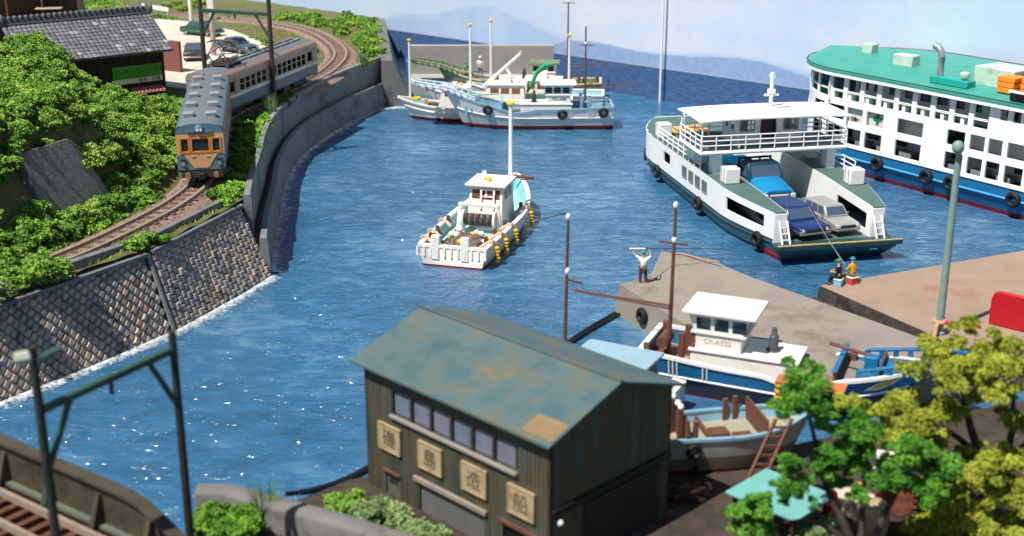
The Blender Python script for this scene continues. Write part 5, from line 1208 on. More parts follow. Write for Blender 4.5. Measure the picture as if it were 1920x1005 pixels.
# girder bridge in the corner
gb = thing('girder_bridge', 'dark green plate girder rail bridge crossing the lower corner', 'bridge'); GG = M('girder_green',(70,66,50),.6,.18,1.2,.3,stain=(48,46,38))
a = Vector((-21.0,42.0,0)); b = Vector((-9.6,33.9,0)); d = (b-a).normalized(); nn = Vector((-d.y,d.x,0)) * -1   # nn to the viewer side
if nn.y > 0: nn = -nn
Lg = (b-a).length
def gp(u,v,w): p = a + d*u + nn*w; return (p.x,p.y,v)
out = [(0,2.6),(Lg,2.6),(Lg,3.55),(Lg-.6,3.8),(Lg-1.4,4.15),(Lg-2.2,4.5),(Lg-3.2,4.62),(0,4.62)]
m_ = MB(); m_.loft([[gp(u,v,-.06) for u,v in out],[gp(u,v,.06) for u,v in out]]); m_.build('web_plate', GG, gb)
m_ = MB(); tl = out[2:]; m_.loft([[gp(u,v+.003,-.24),gp(u,v+.003,.24),gp(u,v+.09,.24),gp(u,v+.09,-.24)] for u,v in tl]); m_.build('top_flange', GG, gb)
m_ = MB(); m_.loft([[gp(u,v,.07),gp(u,v,.3),gp(u,v+.12,.3),gp(u,v+.12,.07)] for u,v in ((0,3.15),(Lg,3.15))]); m_.build('walkway_edge', M('girder_edge',(92,100,84),.6,.1), gb)
for u in (2.2,4.7,7.2,9.7,12.2):
    if u < Lg-.3:
        m_ = MB(); m_.loft([[gp(u-.12,3.0,.07),gp(u+.12,3.0,.07),gp(u+.12,3.0,.6),gp(u-.12,3.0,.6)],[gp(u-.1,4.3,.07),gp(u+.1,4.3,.07),gp(u+.1,4.3,.16),gp(u-.1,4.3,.16)]]); m_.build('stiffener', GG, gb)
for w in (.9,2.1):
    m_ = MB(); m_.loft([[gp(u,3.25,w-.07),gp(u,3.25,w+.07),gp(u,3.5,w+.07),gp(u,3.5,w-.07)] for u in (0,Lg)]); m_.build('rail', RAILM, gb)
for k in range(int(Lg/.62)):
    u = .2+k*.62; m_ = MB(); m_.loft([[gp(u-.13,2.98,.5),gp(u+.13,2.98,.5),gp(u+.13,2.98,2.5),gp(u-.13,2.98,2.5)],[gp(u-.13,3.24,.5),gp(u+.13,3.24,.5),gp(u+.13,3.24,2.5),gp(u-.13,3.24,2.5)]]); m_.build('sleeper', RUST, gb)
m_ = MB(); m_.loft([[gp(u,2.7,.2),gp(u,2.7,3.4),gp(u,2.95,3.4),gp(u,2.95,.2)] for u in (0,Lg)]); m_.build('deck', RUST, gb)
m_ = MB(); m_.loft([[gp(u,3.0,2.6),gp(u,3.0,3.4),gp(u,3.3,3.4),gp(u,3.3,2.6)] for u in (0,Lg)]); m_.build('guard_plank', M('red_brown_plank',(110,58,46),.7,.15), gb)
for u in (3.,10.5): m_ = MB(); m_.loft([[gp(u-.8,z,-.2),gp(u+.8,z,-.2),gp(u+.8,z,3.4),gp(u-.8,z,3.4)] for z in (-.6,2.69)]); m_.build('bridge_pier', CONC, gb)
# ================================================================ tile roofed shop house
def tile_mat():
    m, n, l, b = nt('roof_tile_grey'); g = n.new('ShaderNodeNewGeometry'); cr = n.new('ShaderNodeValToRGB'); e = cr.color_ramp.elements
    e[0].color = (*lin((84,84,90)),1); e[1].color = (*lin((168,168,178)),1); e[1].position = 1.; x = e.new(.9); x.color = (*lin((112,112,120)),1); x = e.new(.5); x.color = (*lin((98,96,100)),1)
    l.new(g.outputs['Random Per Island'], cr.inputs['Fac']); l.new(cr.outputs['Color'], b.inputs['Base Color']); b.inputs['Roughness'].default_value = .5
    return m
TILE = tile_mat(); RIDGE = M('ridge_tile',(92,92,98),.5,.12); TIMB = M('dark_timber',(52,40,34),.8,.25,1.4,.4,stain=(36,28,26))
def tile_house():
    t = thing('tiled_house', 'dark timber shop with grey tiled roof and green sign', 'house', (-35.86,93.8,0), math.atan2(.645,.764))
    Lx,Dy,ze,zr_ = 11.9,7.8,8.3,10.85; base = 4.0
    mw = MB(); wall_holes(mw, Lx-1.2, ze+.25-base, [(6.8,9.8,.1,1.1)], .15, lambda u,v,d: (.6+u,.62+d,base+v)); mw.build('front_wall', TIMB, t)
    m_ = MB(); m_.add([(.6,.62,base),(.6,Dy-.6,base),(.6,Dy-.6,ze+.3),(.6,Dy/2,zr_-.15),(.6,.62,ze+.3)],[(0,1,2,3,4)]); m_.add([(Lx-.6,.62,base),(Lx-.6,Dy-.6,base),(Lx-.6,Dy-.6,ze+.3),(Lx-.6,Dy/2,zr_-.15),(Lx-.6,.62,ze+.3)],[(4,3,2,1,0)]); m_.build('gable_wall', TIMB, t)
    MB().box(.6,Lx-.6,Dy-.75,Dy-.6,base,ze+.3).build('rear_wall', TIMB, t)
    for k in range(9): MB().box(.7+k*1.3,.82+k*1.3,.56,.63,base,ze+.1).build('timber_post', DKBROWN, t)
    # roof deck
    m_ = MB()
    for y0,y1 in ((0,Dy/2),(Dy,Dy/2)): q = [(0,y0,ze),(Lx,y0,ze),(Lx,y1,zr_),(0,y1,zr_)]; m_.loft([q,[(p[0],p[1],p[2]-.14) for p in q]])
    rf = m_.build('roof', RIDGE, t)
    sl_ = Vector((0,Dy/2,zr_-ze)); Ls = sl_.length; sd = sl_.normalized(); up = Vector((0,-sd.z,sd.y)); w = .36; rh = .4
    for side in (0,1):
        m_ = MB()
        for r in range(int(Ls/rh)+1):
            for c in range(int(Lx/w)):
                base_p = Vector((c*w+w/2, 0, 0)) ; u0 = r*rh-.06; u1 = min(Ls, u0+rh+.12)
                P = lambda x,u,hh: Vector((base_p.x+x,0,ze)) + sd*u + up*hh
                j = random.uniform(-.012,.012)
                pts = [P(-w*.48,u0+.09,.06+j),P(-w*.25,u0+.0,.11+j),P(w*.25,u0+.0,.11+j),P(w*.48,u0+.09,.06+j),P(w*.48,u1,.015),P(w*.2,u1,.06),P(-w*.2,u1,.06),P(-w*.48,u1,.015)]
                lo_ = [P(-w*.48,u0+.09,.0),P(-w*.25,u0,.0),P(w*.25,u0,.0),P(w*.48,u0+.09,.0)]
                if side:
                    pts = [Vector((p.x,Dy-p.y,p.z)) for p in pts]; lo_ = [Vector((p.x,Dy-p.y,p.z)) for p in lo_]
                m_.add([tuple(p) for p in pts+lo_], [(0,1,6,7),(1,2,5,6),(2,3,4,5),(8,9,1,0),(9,10,2,1),(10,11,3,2)])
        tag(m_.build('roof_tiles', TILE, rf, smooth=False, fix=False), kind='stuff')
    y = Dy/2; m_ = MB(); m_.prism_x([(y-.34,zr_-.05),(y-.26,zr_+.18),(y-.2,zr_+.32),(y+.2,zr_+.32),(y+.26,zr_+.18),(y+.34,zr_-.05)],.05,Lx-.05); m_.build('ridge_stack', RIDGE, rf)
    for k in range(26): MB().tube([(.3+k*.44,y-.3,zr_+.4),(.3+k*.44,y+.3,zr_+.4)],.15,8).build('ridge_cap', RIDGE, rf)
    for x in (.0,Lx): m_ = MB(); m_.lathe([(.0,-.16),(.42,-.16),(.5,0),(.42,.16),(0,.16)],(0,0,0),14); o = m_.build('ridge_end', RIDGE, rf); o.location = (x,y,zr_+.3); o.rotation_euler = (0,R(90),0)
    # signs
    GS = M('green_sign_face',(74,150,52),.5,.06); SW = M('white_sign_face',(226,224,206),.6,.04); SI = M('dark_green_ink',(30,96,34),.7,.1)
    sb = MB().box(6.9,11.0,.46,.54,6.32,7.3).build('sign_board', GS, t, bevel=.02); ss_ = MB().box(6.9,11.0,.46,.54,5.9,6.3).build('sign_strip', SW, t, bevel=.02)
    F = lambda x,z: Matrix.Translation((x,.452,z)) @ Matrix.Rotation(R(90),4,'X')
    text_mesh('sign_lettering','ヤンマーディーゼル',.5,SI,sb,F(8.95,6.8),.004); text_mesh('sign_lettering','販売・修理',.36,INK,ss_,F(9.9,6.08),.004)
    aw = thing_awn = MB(); aw.add([(8.3,.56,5.5),(10.9,.56,5.5),(10.9,-.25,5.2),(8.3,-.25,5.2),(8.3,.56,5.42),(10.9,.56,5.42),(10.9,-.25,5.12),(8.3,-.25,5.12)],[(0,1,2,3),(7,6,5,4),(3,2,6,7),(0,3,7,4),(1,5,6,2)]); awo = aw.build('awning', M('awning_red',(170,110,108),.6), t)
    for k in range(9): MB().bar((8.4+k*.3,.5,5.53),(8.4+k*.3,-.22,5.26),.14,.08).build('awning_rib', M('awning_rib_%d'%k,(188,124,120),.6), awo)
    return t
tile_house()
o = MB().cbox((0,0,1.4),(2.1,.3,2.8)).build('board_fence', M('red_brown_board',(124,74,66),.7,.12,1.5), None, bevel=.02); o.location = (-30.1,113.4,4.4); o.rotation_euler = (0,0,R(-30)); tag(o,'red brown upright board standing beside the tiled house','board')
# second dark timber house behind
hb = thing('timber_house', 'dark brown timber house with lattice windows at the top corner', 'house', (-46.5,123.5,4.3), R(12))
m_ = MB(); wall_holes(m_, 13, 6.5, [(1+k*1.5,2.1+k*1.5,3.2,5.2) for k in range(3)]+[(8.8,10.3,2.6,4.6)], .2, lambda u,v,d: (-8+u,d,v)); m_.build('wall', TIMB, hb)
MB().box(-7.9,4.9,.4,6,0,6.4).build('interior', DARKIN, hb)
for k in range(3):
    for j in range(5): MB().box(-7+k*1.5+j*.25,-6.95+k*1.5+j*.25,.02,.1,3.2,5.2).build('lattice', DKBROWN, hb)
    for j in range(4): MB().box(-7+k*1.5,-5.9+k*1.5,.01,.09,3.4+j*.5,3.46+j*.5).build('lattice', DKBROWN, hb)
rd_ = M('red_timber',(112,62,50),.75,.2,1.5); MB().box(-1.5,5.2,-1.0,0,2.2,2.4).build('balcony_floor', rd_, hb); MB().box(-1.5,5.2,-1.05,-.95,2.4,3.5).build('balcony_panel', rd_, hb)
for x in (-1.4,1.8,5.1): MB().box(x-.08,x+.08,-1.02,-.9,2.4,6.4).build('balcony_post', rd_, hb)
MB().box(1.2,3.6,-1.7,-.2,4.5,4.6).build('small_awning', M('straw_awning',(168,162,130),.8,.15), hb, bevel=.03)
m_ = MB(); m_.prism_x([(-1.2,6.3),(3,8.6),(7.2,6.3),(7.2,6.15),(-1.2,6.15)],-8.6,5.6); m_.build('roof', M('slate_roof',(82,82,86),.6,.15), hb)
# guard rail, poles by the road
gr = thing('guard_rail', 'short white guard rail at the far road edge', 'guard rail', (-42.0,152.6,4.4), R(-45)); MB().box(-3,3,-.06,.06,.6,1.1).build('beam', WHITE, gr, bevel=.03)
for x in (-2.5,0,2.5): MB().box(x-.09,x+.09,.07,.25,0,.9).build('post', WHITE, gr)
o = MB().tube([(0,0,0),(0,0,9)],[.22,.18],10).build('road_pole', WHITE2); o.location = (-36.6,147.5,4.4); tag(o,'plain white pole beside the guard rail','pole')
up_ = thing('utility_pole', 'grey utility pole with red and white band behind the train', 'pole', (-28.4,122.2,4.45)); MB().tube([(0,0,0),(0,0,9.5)],[.24,.18],12).build('shaft', M('pole_grey',(176,172,172),.7,.08), up_)
for k in range(3): MB().tube([(0,0,.4+k*1.0),(0,0,.9+k*1.0)],.255,12).build('band', M('pink_band_%d'%k,(206,150,140),.7), up_)
MB().box(-.3,.3,-.28,-.2,4.4,6.2).build('pole_notice', SIGNW if 'SIGNW' in globals() else WHITE, up_)
o = MB().tube([(0,0,0),(0,0,12.5)],.11,10).build('marker_pole', WHITE); o.location = (14.3,122.6,-.3); tag(o,'slim tall white pole standing in the sea before the backdrop','pole')
# ================================================================ boatyard shed
def shed_mats():
    def sheet(name, cols, vscale):
        m, n, l, b = nt(name); tc = n.new('ShaderNodeTexCoord')
        def no(sc, st, det=6):
            mp = n.new('ShaderNodeMapping'); mp.inputs['Scale'].default_value = st; l.new(tc.outputs['Object'], mp.inputs['Vector']); x = n.new('ShaderNodeTexNoise'); x.inputs['Scale'].default_value = sc; x.inputs['Detail'].default_value = det; x.inputs['Roughness'].default_value = .65; l.new(mp.outputs['Vector'], x.inputs['Vector']); return x.outputs['Fac']
        cr = n.new('ShaderNodeValToRGB'); e = cr.color_ramp.elements; e[0].position = .3; e[0].color = (*lin(cols[0]),1); e[1].position = .72; e[1].color = (*lin(cols[-1]),1)
        for i,c in enumerate(cols[1:-1]): x = e.new(.3+.42*(i+1)/(len(cols)-1)); x.color = (*lin(c),1)
        l.new(no(*vscale), cr.inputs['Fac'])
        br = n.new('ShaderNodeTexBrick'); br.inputs['Scale'].default_value = 1; br.inputs['Brick Width'].default_value = 1.6; br.inputs['Row Height'].default_value = 1.25; br.inputs['Mortar Size'].default_value = .01
        br.inputs['Color1'].default_value = (.93,.93,.93,1); br.inputs['Color2'].default_value = (1.06,1.05,1.03,1); br.inputs['Mortar'].default_value = (.9,.9,.9,1); br.inputs['Bias'].default_value = -.2; l.new(tc.outputs['Object'], br.inputs['Vector'])
        mx = n.new('ShaderNodeMix'); mx.data_type = 'RGBA'; mx.blend_type = 'MULTIPLY'; mx.inputs['Factor'].default_value = 1; l.new(cr.outputs['Color'], mx.inputs['A']); l.new(br.outputs['Color'], mx.inputs['B']); l.new(mx.outputs['Result'], b.inputs['Base Color'])
        b.inputs['Roughness'].default_value = .62; bp = n.new('ShaderNodeBump'); bp.inputs['Strength'].default_value = .3; bp.inputs['Distance'].default_value = .03; l.new(no(7,(1,1,1)), bp.inputs['Height']); l.new(bp.outputs['Normal'], b.inputs['Normal'])
        return m
    return (sheet('shed_roof_sheet', [(56,86,94),(68,94,98),(80,100,100),(94,98,86),(120,102,74)], (.62,(1,1,1))),
            sheet('shed_wall_sheet', [(44,60,58),(58,68,56),(86,74,52),(60,84,80),(114,78,50)], (.9,(2.6,2.6,.3))))
SROOF, SWALL = shed_mats()
def shed():
    t = thing('boat_shed', 'weathered green corrugated boatyard shed with four painted character boards', 'shed', (-5.93,43.22,0), math.atan2(-.7076,.7066))
    Lx,Dy,ze,zr_ = 10.03,6.95,6.0,7.17; x0,x1,y0,y1 = .38,9.75,.36,6.55
    pz = lambda y: ze-.1+(zr_-ze)*min(y,Dy-y)/(Dy/2)
    holes = [(1.55,7.9,4.38,5.32),(1.05,1.85,.0,1.95),(2.95,6.3,.0,2.2),(7.2,9.0,.0,2.25)]
    m_ = MB(); wall_holes(m_, x1-x0, 5.75, holes, .14, lambda u,v,d: (x0+u,y0+d,v)); m_.build('front_wall', SWALL, t)
    # ribs of the corrugated sheet
    rb = MB(); k = 0; u = x0+.12
    while u < x1-.05:
        segs = [(0,5.7)]
        for a,b,c,d in holes:
            if x0+a-.06 < u < x0+b+.06: segs = [q for s_ in segs for q in (((s_[0],min(s_[1],c)) if s_[0] < c else None),((max(s_[0],d),s_[1]) if s_[1] > d else None)) if q]
        for s0,s1 in segs: rb.box(u-.03,u+.03,y0-.016,y0+.01,s0,s1)
        u += .19
    tag(rb.build('corrugation_ribs', SWALL, t), kind='stuff')
    for x,sg in ((x0,-1),(x1,1)):
        m_ = MB(); q = [(x,y0,0),(x,y1,0),(x,y1,pz(y1)),(x,Dy/2,pz(Dy/2)),(x,y0,pz(y0))]; m_.loft([q,[(p[0]-sg*.12,p[1],p[2]) for p in q]]); m_.build('gable_wall', SWALL, t)
    MB().box(x0,x1,y1-.12,y1,0,5.8).build('rear_wall', SWALL, t)
    MB().box(x1-.06,x1+.14,y0+.05,y1-.05,3.25,3.5).build('gable_band', NEARBLACK, t, bevel=.03); MB().box(x1-.05,x1+.08,y0+1.6,y1-.6,.2,3.15).build('shutter', M('dark_shutter',(40,42,42),.6,.1), t)
    for k in range(14): MB().box(x1+.081,x1+.1,y0+1.65,y1-.65,.4+k*.19,.5+k*.19).build('shutter_slat', M('shutter_slat',(44,46,46),.6) if 'shutter_slat' not in bpy.data.materials else bpy.data.materials['shutter_slat'], t)
    # roof
    for nm_,a,b in (('roof',0,Dy/2),('roof',Dy,Dy/2)):
        q = [(0,a,ze),(Lx,a,ze),(Lx,b,zr_),(0,b,zr_)]; m_ = MB(); m_.loft([q,[(p[0],p[1],p[2]-.09) for p in q]]); r_ = m_.build(nm_, SROOF, t)
        sg = 1 if a == 0 else -1
    RP = M('rust_sheet',(128,108,76),.7,.18,1.6,.3,stain=(130,100,66)); nrm = Vector((0,-(zr_-ze),Dy/2)).normalized()
    def patch(xa,xb,fa,fb,mt):
        q = [(xa,Dy/2*fa,ze+(zr_-ze)*fa),(xb,Dy/2*fa,ze+(zr_-ze)*fa),(xb,Dy/2*fb,ze+(zr_-ze)*fb),(xa,Dy/2*fb,ze+(zr_-ze)*fb)]; m_ = MB(); m_.loft([[tuple(Vector(p)+nrm*.025) for p in q],[tuple(Vector(p)-nrm*.02) for p in q]]); m_.build('roof_patch', mt, t)
    patch(8.6,9.95,.06,.3,RP)
    MB().bar((0,Dy/2,zr_+.02),(Lx,Dy/2,zr_+.02),.16,.07).build('ridge_cap', SROOF, t)
    # windows
    for k in range(6):
        xa = x0+1.62+k*1.05; w = MB().box(xa,xa+.86,y0+.09,y0+.12,4.42,5.3).build('window', M('shed_pane_%d'%k,(104+6*(k%3),116,132),.25,.15,1.4,.1), t)
        MB().box(xa-.14,xa-.02,y0-.02,y0+.13,4.38,5.32).build('window_mullion', STEELDK, w)
    MB().box(x0+1.5,x0+7.95,y0-.16,y0+.0,4.26,4.375).build('window_sill', M('sill_grey',(136,130,126),.7,.1), t, bevel=.02)
    # character boards
    BRD = M('cream_board',(168,150,116),.75,.12,2.,.3,stain=(140,112,80),st_scale=2.)
    for ch,xa in zip('磯島造船',(1.2,3.42,5.67,7.92)):
        b_ = MB().box(xa,xa+1.2,y0-.1,y0-.035,2.85,3.86).build('character_board', BRD, t, bevel=.015)
        text_mesh('character', ch, .74, M('faded_ink_'+ch,(72,62,52),.8,.2), b_, Matrix.Translation((xa+.6,y0-.105,3.3)) @ Matrix.Rotation(R(90),4,'X'), .006)
        fr = MB(); 
        for (p,q) in (((xa,2.85),(xa+1.2,2.85)),((xa,3.86),(xa+1.2,3.86)),((xa,2.85),(xa,3.86)),((xa+1.2,2.85),(xa+1.2,3.86))): fr.bar((p[0],y0-.07,p[1]),(q[0],y0-.07,q[1]),.1,.05)
        fr.build('board_frame', BRD, b_)
    # doors
    d1 = MB().box(x0+1.08,x0+1.82,y0+.05,y0+.12,0,1.92).build('door', M('door_grey',(92,88,84),.6,.1), t); MB().box(x0+1.2,x0+1.7,y0+.03,y0+.05,1.5,1.75).build('door_window', GLASS, d1)
    MB().box(x0+.98,x0+1.93,y0-.1,y0+.02,1.95,2.03).build('lintel', BROWN, t)
    MB().box(x0+2.98,x0+6.27,y0+.06,y0+.12,0,2.18).build('sliding_door', M('sliding_door_grey',(96,96,94),.65,.14), t); MB().box(x0+2.75,x0+6.5,y0-.14,y0+.0,2.2,2.38).build('door_track', M('pale_track',(140,128,116),.7), t, bevel=.02)
    MB().box(x0+7.22,x0+8.98,y0+.06,y0+.12,0,2.23).build('door', NEARBLACK, t); MB().box(x0+7.1,x0+9.1,y0-.1,y0+.01,2.27,2.4).build('lintel', BROWN, t)
    MB().ball((x1+.14,y0+.35,3.0),.12,8,5).build('wall_lamp', WHITE, t)
shed()
# lean-to roof past the shed gable
# ================================================================ people
SKIN = M('skin',(206,150,118),.6,.05)
def skin_mesh(name, nodes, edges, mat, parent, sub=2):
    me = bpy.data.meshes.new(name); me.from_pydata([n_[0] for n_ in nodes], edges, []); o = bpy.data.objects.new(name, me); COL.objects.link(o); me.materials.append(mat); o.parent = parent
    md = o.modifiers.new('skin','SKIN'); md.use_smooth_shade = True
    for i,v in enumerate(me.skin_vertices[0].data): r = nodes[i][1]; v.radius = (r,r) if not isinstance(r,tuple) else r; v.use_root = (i == 0)
    s = o.modifiers.new('sub','SUBSURF'); s.levels = sub; s.render_levels = sub; return o
def person(label, loc, rz, shirt, trousers, cap, pose='stand', sc=1.):
    t = thing('person', label, 'person', loc, rz, None); t.scale = (sc,)*3
    if pose == 'sit': hip = .52; kn = [(.42,.16,.5),(.42,-.16,.5)]; ft = [(.45,.17,.06),(.45,-.17,.06)]
    else: hip = .9; kn = [(.02,.13,.5),(.03,-.14,.5)]; ft = [(.0,.15,.06),(.02,-.17,.06)]
    sh = hip+.52; lean = .06 if pose == 'sit' else 0
    if pose == 'cast': el = [(-.02,.42,sh+.12),(.05,-.40,sh+.1)]; hd = [(.06,.62,sh+.42),(.12,-.3,sh+.4)]
    elif pose == 'sit': el = [(.12,.27,sh-.26),(.12,-.27,sh-.26)]; hd = [(.4,.12,sh-.3),(.4,-.12,sh-.3)]
    else: el = [(.03,.27,sh-.27),(.03,-.27,sh-.27)]; hd = [(.18,.2,sh-.46),(.16,-.22,sh-.48)]
    N = [((0,0,hip),.14),((lean*.5,0,hip+.25),.13),((lean,0,sh-.05),.15),((lean,0,sh+.08),.06),((lean+.02,0,sh+.2),.095),((lean+.02,0,sh+.3),.085)]
    E_ = [(0,1),(1,2),(2,3),(3,4),(4,5)]
    for s_,i in ((1,0),(-1,1)):
        b = len(N); N += [((0,s_*.1,hip-.04),.1),(kn[i],.07),(ft[i],.05),((ft[i][0]+.14,ft[i][1],.04),.04)]; E_ += [(0,b),(b,b+1),(b+1,b+2),(b+2,b+3)]
        b = len(N); N += [((lean,s_*.2,sh-.02),.07),(el[i],.05),(hd[i],.04),(tuple(Vector(hd[i])+(Vector(hd[i])-Vector(el[i])).normalized()*.1),.03)]; E_ += [(2,b),(b,b+1),(b+1,b+2),(b+2,b+3)]
    skin_mesh('body', N, E_, SKIN, t)
    S = [((0,0,hip+.02),(.175,.15)),((lean*.5,0,hip+.25),(.17,.15)),((lean,0,sh-.05),(.18,.16)),((lean,0,sh+.05),.09)]; Es = [(0,1),(1,2),(2,3)]
    for s_,i in ((1,0),(-1,1)): b = len(S); m = Vector(el[i])*.9+Vector(hd[i])*.1; S += [((lean,s_*.2,sh-.02),.095),(tuple(m),.072)]; Es += [(2,b),(b,b+1)]
    skin_mesh('shirt', S, Es, shirt, t)
    Tn = [((0,0,hip+.03),(.17,.15))]; Et = []
    for s_,i in ((1,0),(-1,1)): b = len(Tn); Tn += [((0,s_*.1,hip-.05),.125),(kn[i],.092),((ft[i][0],ft[i][1],.12),.075)]; Et += [(0,b),(b,b+1),(b+1,b+2)]
    skin_mesh('trousers', Tn, Et, trousers, t)
    for i in (0,1): MB().ball((ft[i][0]+.06,ft[i][1],.045),.075,8,5,(1.7,.85,.7)).build('shoe', NEARBLACK, t)
    MB().ball((lean+.02,0,sh+.33),.135,12,7,(1.05,.95,.85)).build('cap', cap, t); MB().cbox((lean+.15,0,sh+.31),(.14,.18,.025)).build('cap_peak', cap, t)
    for s_ in (-1,1): MB().ball((lean+.135,s_*.045,sh+.23),.014,6,4).build('eye', INK, t)
    MB().ball((lean+.15,0,sh+.2),.02,6,4,(1,.8,1.2)).build('nose', SKIN, t)
    return t
PW = M('shirt_white',(226,224,220),.8,.05); PBR = M('trousers_brown',(72,54,46),.8,.1); CAPG = M('cap_green',(34,138,96),.7,.1); CAPT = M('cap_teal',(40,140,140),.7,.1); PBK = M('jacket_black',(30,32,36),.8,.1); PY = M('jacket_ochre',(206,156,24),.7,.12); PB = M('trousers_blue',(48,140,190),.7,.1); PGRN = M('jacket_green',(32,150,98),.7,.1); PTAN=M('trousers_tan',(120,100,60),.8,.1)
person('angler in white shirt and green cap casting a rod on the pier', (6.95,64.3,1.6), R(80), PW, PBR, CAPG, 'cast', 1.0)
rd_ = thing('fishing_rod', 'long thin fishing rod held overhead by the pier angler', 'fishing rod', (6.95,64.3,1.6)); MB().tube([(-.75,.12,1.92),(.6,.12,1.93),(4.7,.6,1.75)],[.03,.026,.012],6).build('blank', STEELDK, rd_); MB().tube([(-.75,.12,1.92),(.1,.12,1.925)],.042,6).build('grip', WHITE2, rd_)
def cooler(label, loc, rz, mt): t = thing('cooler_box', label, 'cooler', loc, rz); MB().box(-.26,.26,-.2,.2,0,.34).build('box', mt, t, bevel=.03); MB().box(-.28,.28,-.22,.22,.342,.4).build('lid', WHITE, t, bevel=.02)
person('seated angler in black jacket and green cap at the quay corner', (17.3,64.05,1.6), R(150), PBK, PBK, CAPG, 'sit'); cooler('pale blue cooler box under the black jacket angler', (17.3,64.05,1.6), R(60), M('cooler_blue',(130,190,214),.5))
person('seated angler in ochre jacket and teal cap at the quay corner', (18.1,64.35,1.6), R(120), PY, PTAN, CAPT, 'sit'); cooler('red cooler box under the ochre jacket angler', (18.1,64.35,1.6), R(30), M('cooler_red',(206,70,70),.5))
o = MB().tube([(0,0,0),(-.6,1.0,.9),(-1.55,2.7,2.5)],[.03,.02,.012],6).build('fishing_rod', STEEL); o.location = (17.75,64.75,2.5); tag(o,'fishing rod slanting up from the ochre jacket angler','fishing rod')
o = MB().tube([(0,0,0),(-4.2,.1,.25)],[.025,.01],6).build('fishing_rod', STEELDK); o.location = (16.9,64.3,2.15); tag(o,'level fishing rod pointing left from the black jacket angler','fishing rod')
person('person in green jacket crouching on the far breakwater', (-4.55,126.6,1.6), R(-90), PGRN, PW, CAPG, 'sit', 1.1)
person('person in white shirt and blue trousers standing on the far breakwater', (-3.15,126.7,1.6), R(-90), PW, PB, PW, 'stand', 1.15)
# ================================================================ quay furniture
lp = thing('lamp_post', 'grey green quay lamp post with drooping round head', 'street lamp', (20.4,57.05,1.6)); LG = M('lamp_green',(122,150,144),.5,.12,1.5)
MB().tube([(0,0,0),(0,0,7.6),(0,0,8.6)],[.19,.16,.13],14).build('shaft', LG, lp); MB().tube([(0,0,8.5),(-.02,-.05,8.9),(-.12,-.15,9.2)],[.13,.13,.2],10).build('neck', LG, lp); MB().ball((-.14,-.18,9.15),.28,12,8,(1,1,1.15)).build('lamp_head', LG, lp); MB().lathe([(.3,0),(.3,.12),(.22,.16)]).build('base_plate', LG, lp)
rr_ = M('signal_red',(176,24,36),.4,.08); rp = thing('red_barrier', 'bright red curved steel plate on the quay at the picture edge', 'barrier', (23.3,58.45,1.6), R(-42))
m_ = MB(); m_.prism_y([(0,0),(3.2,0),(3.2,1.75),(.35,1.75),(.12,1.62),(0,1.3)],-.12,.12); m_.build('plate', rr_, rp, bevel=.06); MB().box(0,3.2,.122,.5,.06,.25).build('foot', NEARBLACK, rp)
o = MB().bar((0,0,.42),(1.95,-.75,.42),.22,.2).build('red_bar', rr_, None, bevel=.03); o.location = (20.72,58.55,1.22); tag(o,'flat red bar lying between lamp post and red plate','bar')
RP_ = M('tan_rope',(186,146,112),.9,.2,6.,.8,20.); o = MB().tube(spline([(0,.3,.55),(-.3,0,.5),(0,-.3,.5),(.25,.05,.56),(-.2,-.25,.4),(-.35,-.5,.0),(-.5,-.75,-.6),(-.75,-.5,-1.05),(-1.2,.0,-1.2),(-1.5,.55,-1.1)],4),.1,8).build('mooring_rope', RP_); o.location = (20.4,57.05,1.75); tag(o,'thick tan mooring rope tied round the lamp post foot','rope')
o = MB().tube(spline([(0,0,.05),(.6,-.1,.06),(1.4,-.75,.05),(2.4,-1.5,.05)],4),.035,7).build('mooring_rope', RP_); o.location = (8.6,66.0,2.70); tag(o,'thin tan rope lying along the pier ridge','rope')
sk = MB(); sk.prism([(17.3,61.6),(18.4,60.6),(19.6,58.9),(19.2,58.4),(17.8,60.2)],.1,.42); tag(sk.build('float_board', M('pale_cyan_board',(140,196,212),.6,.06), bevel=.04),'pale cyan board floating between pier and quay','board')
m_ = MB(); cl = spline([(5.5,63.9,.06),(3.5,60.85,.08),(1.4,57.2,.06),(-2.2,51.6,.06),(-5.8,46.05,.06),(-7.3,44.3,.2),(-8.0,43.2,.6)],6)  # black tubes stand in for the cast shadow of an unseen wire
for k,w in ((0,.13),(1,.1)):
    o = MB().tube([(p.x+.22*k-.02*i*k,p.y-.12*k,p.z) for i,p in enumerate(cl)],w,8).build('shadow_tube', NEARBLACK); tag(o,('thick' if k == 0 else 'thinner')+' black tube laid as a wire shadow on the water from the pier to the shed','shadow_tube')
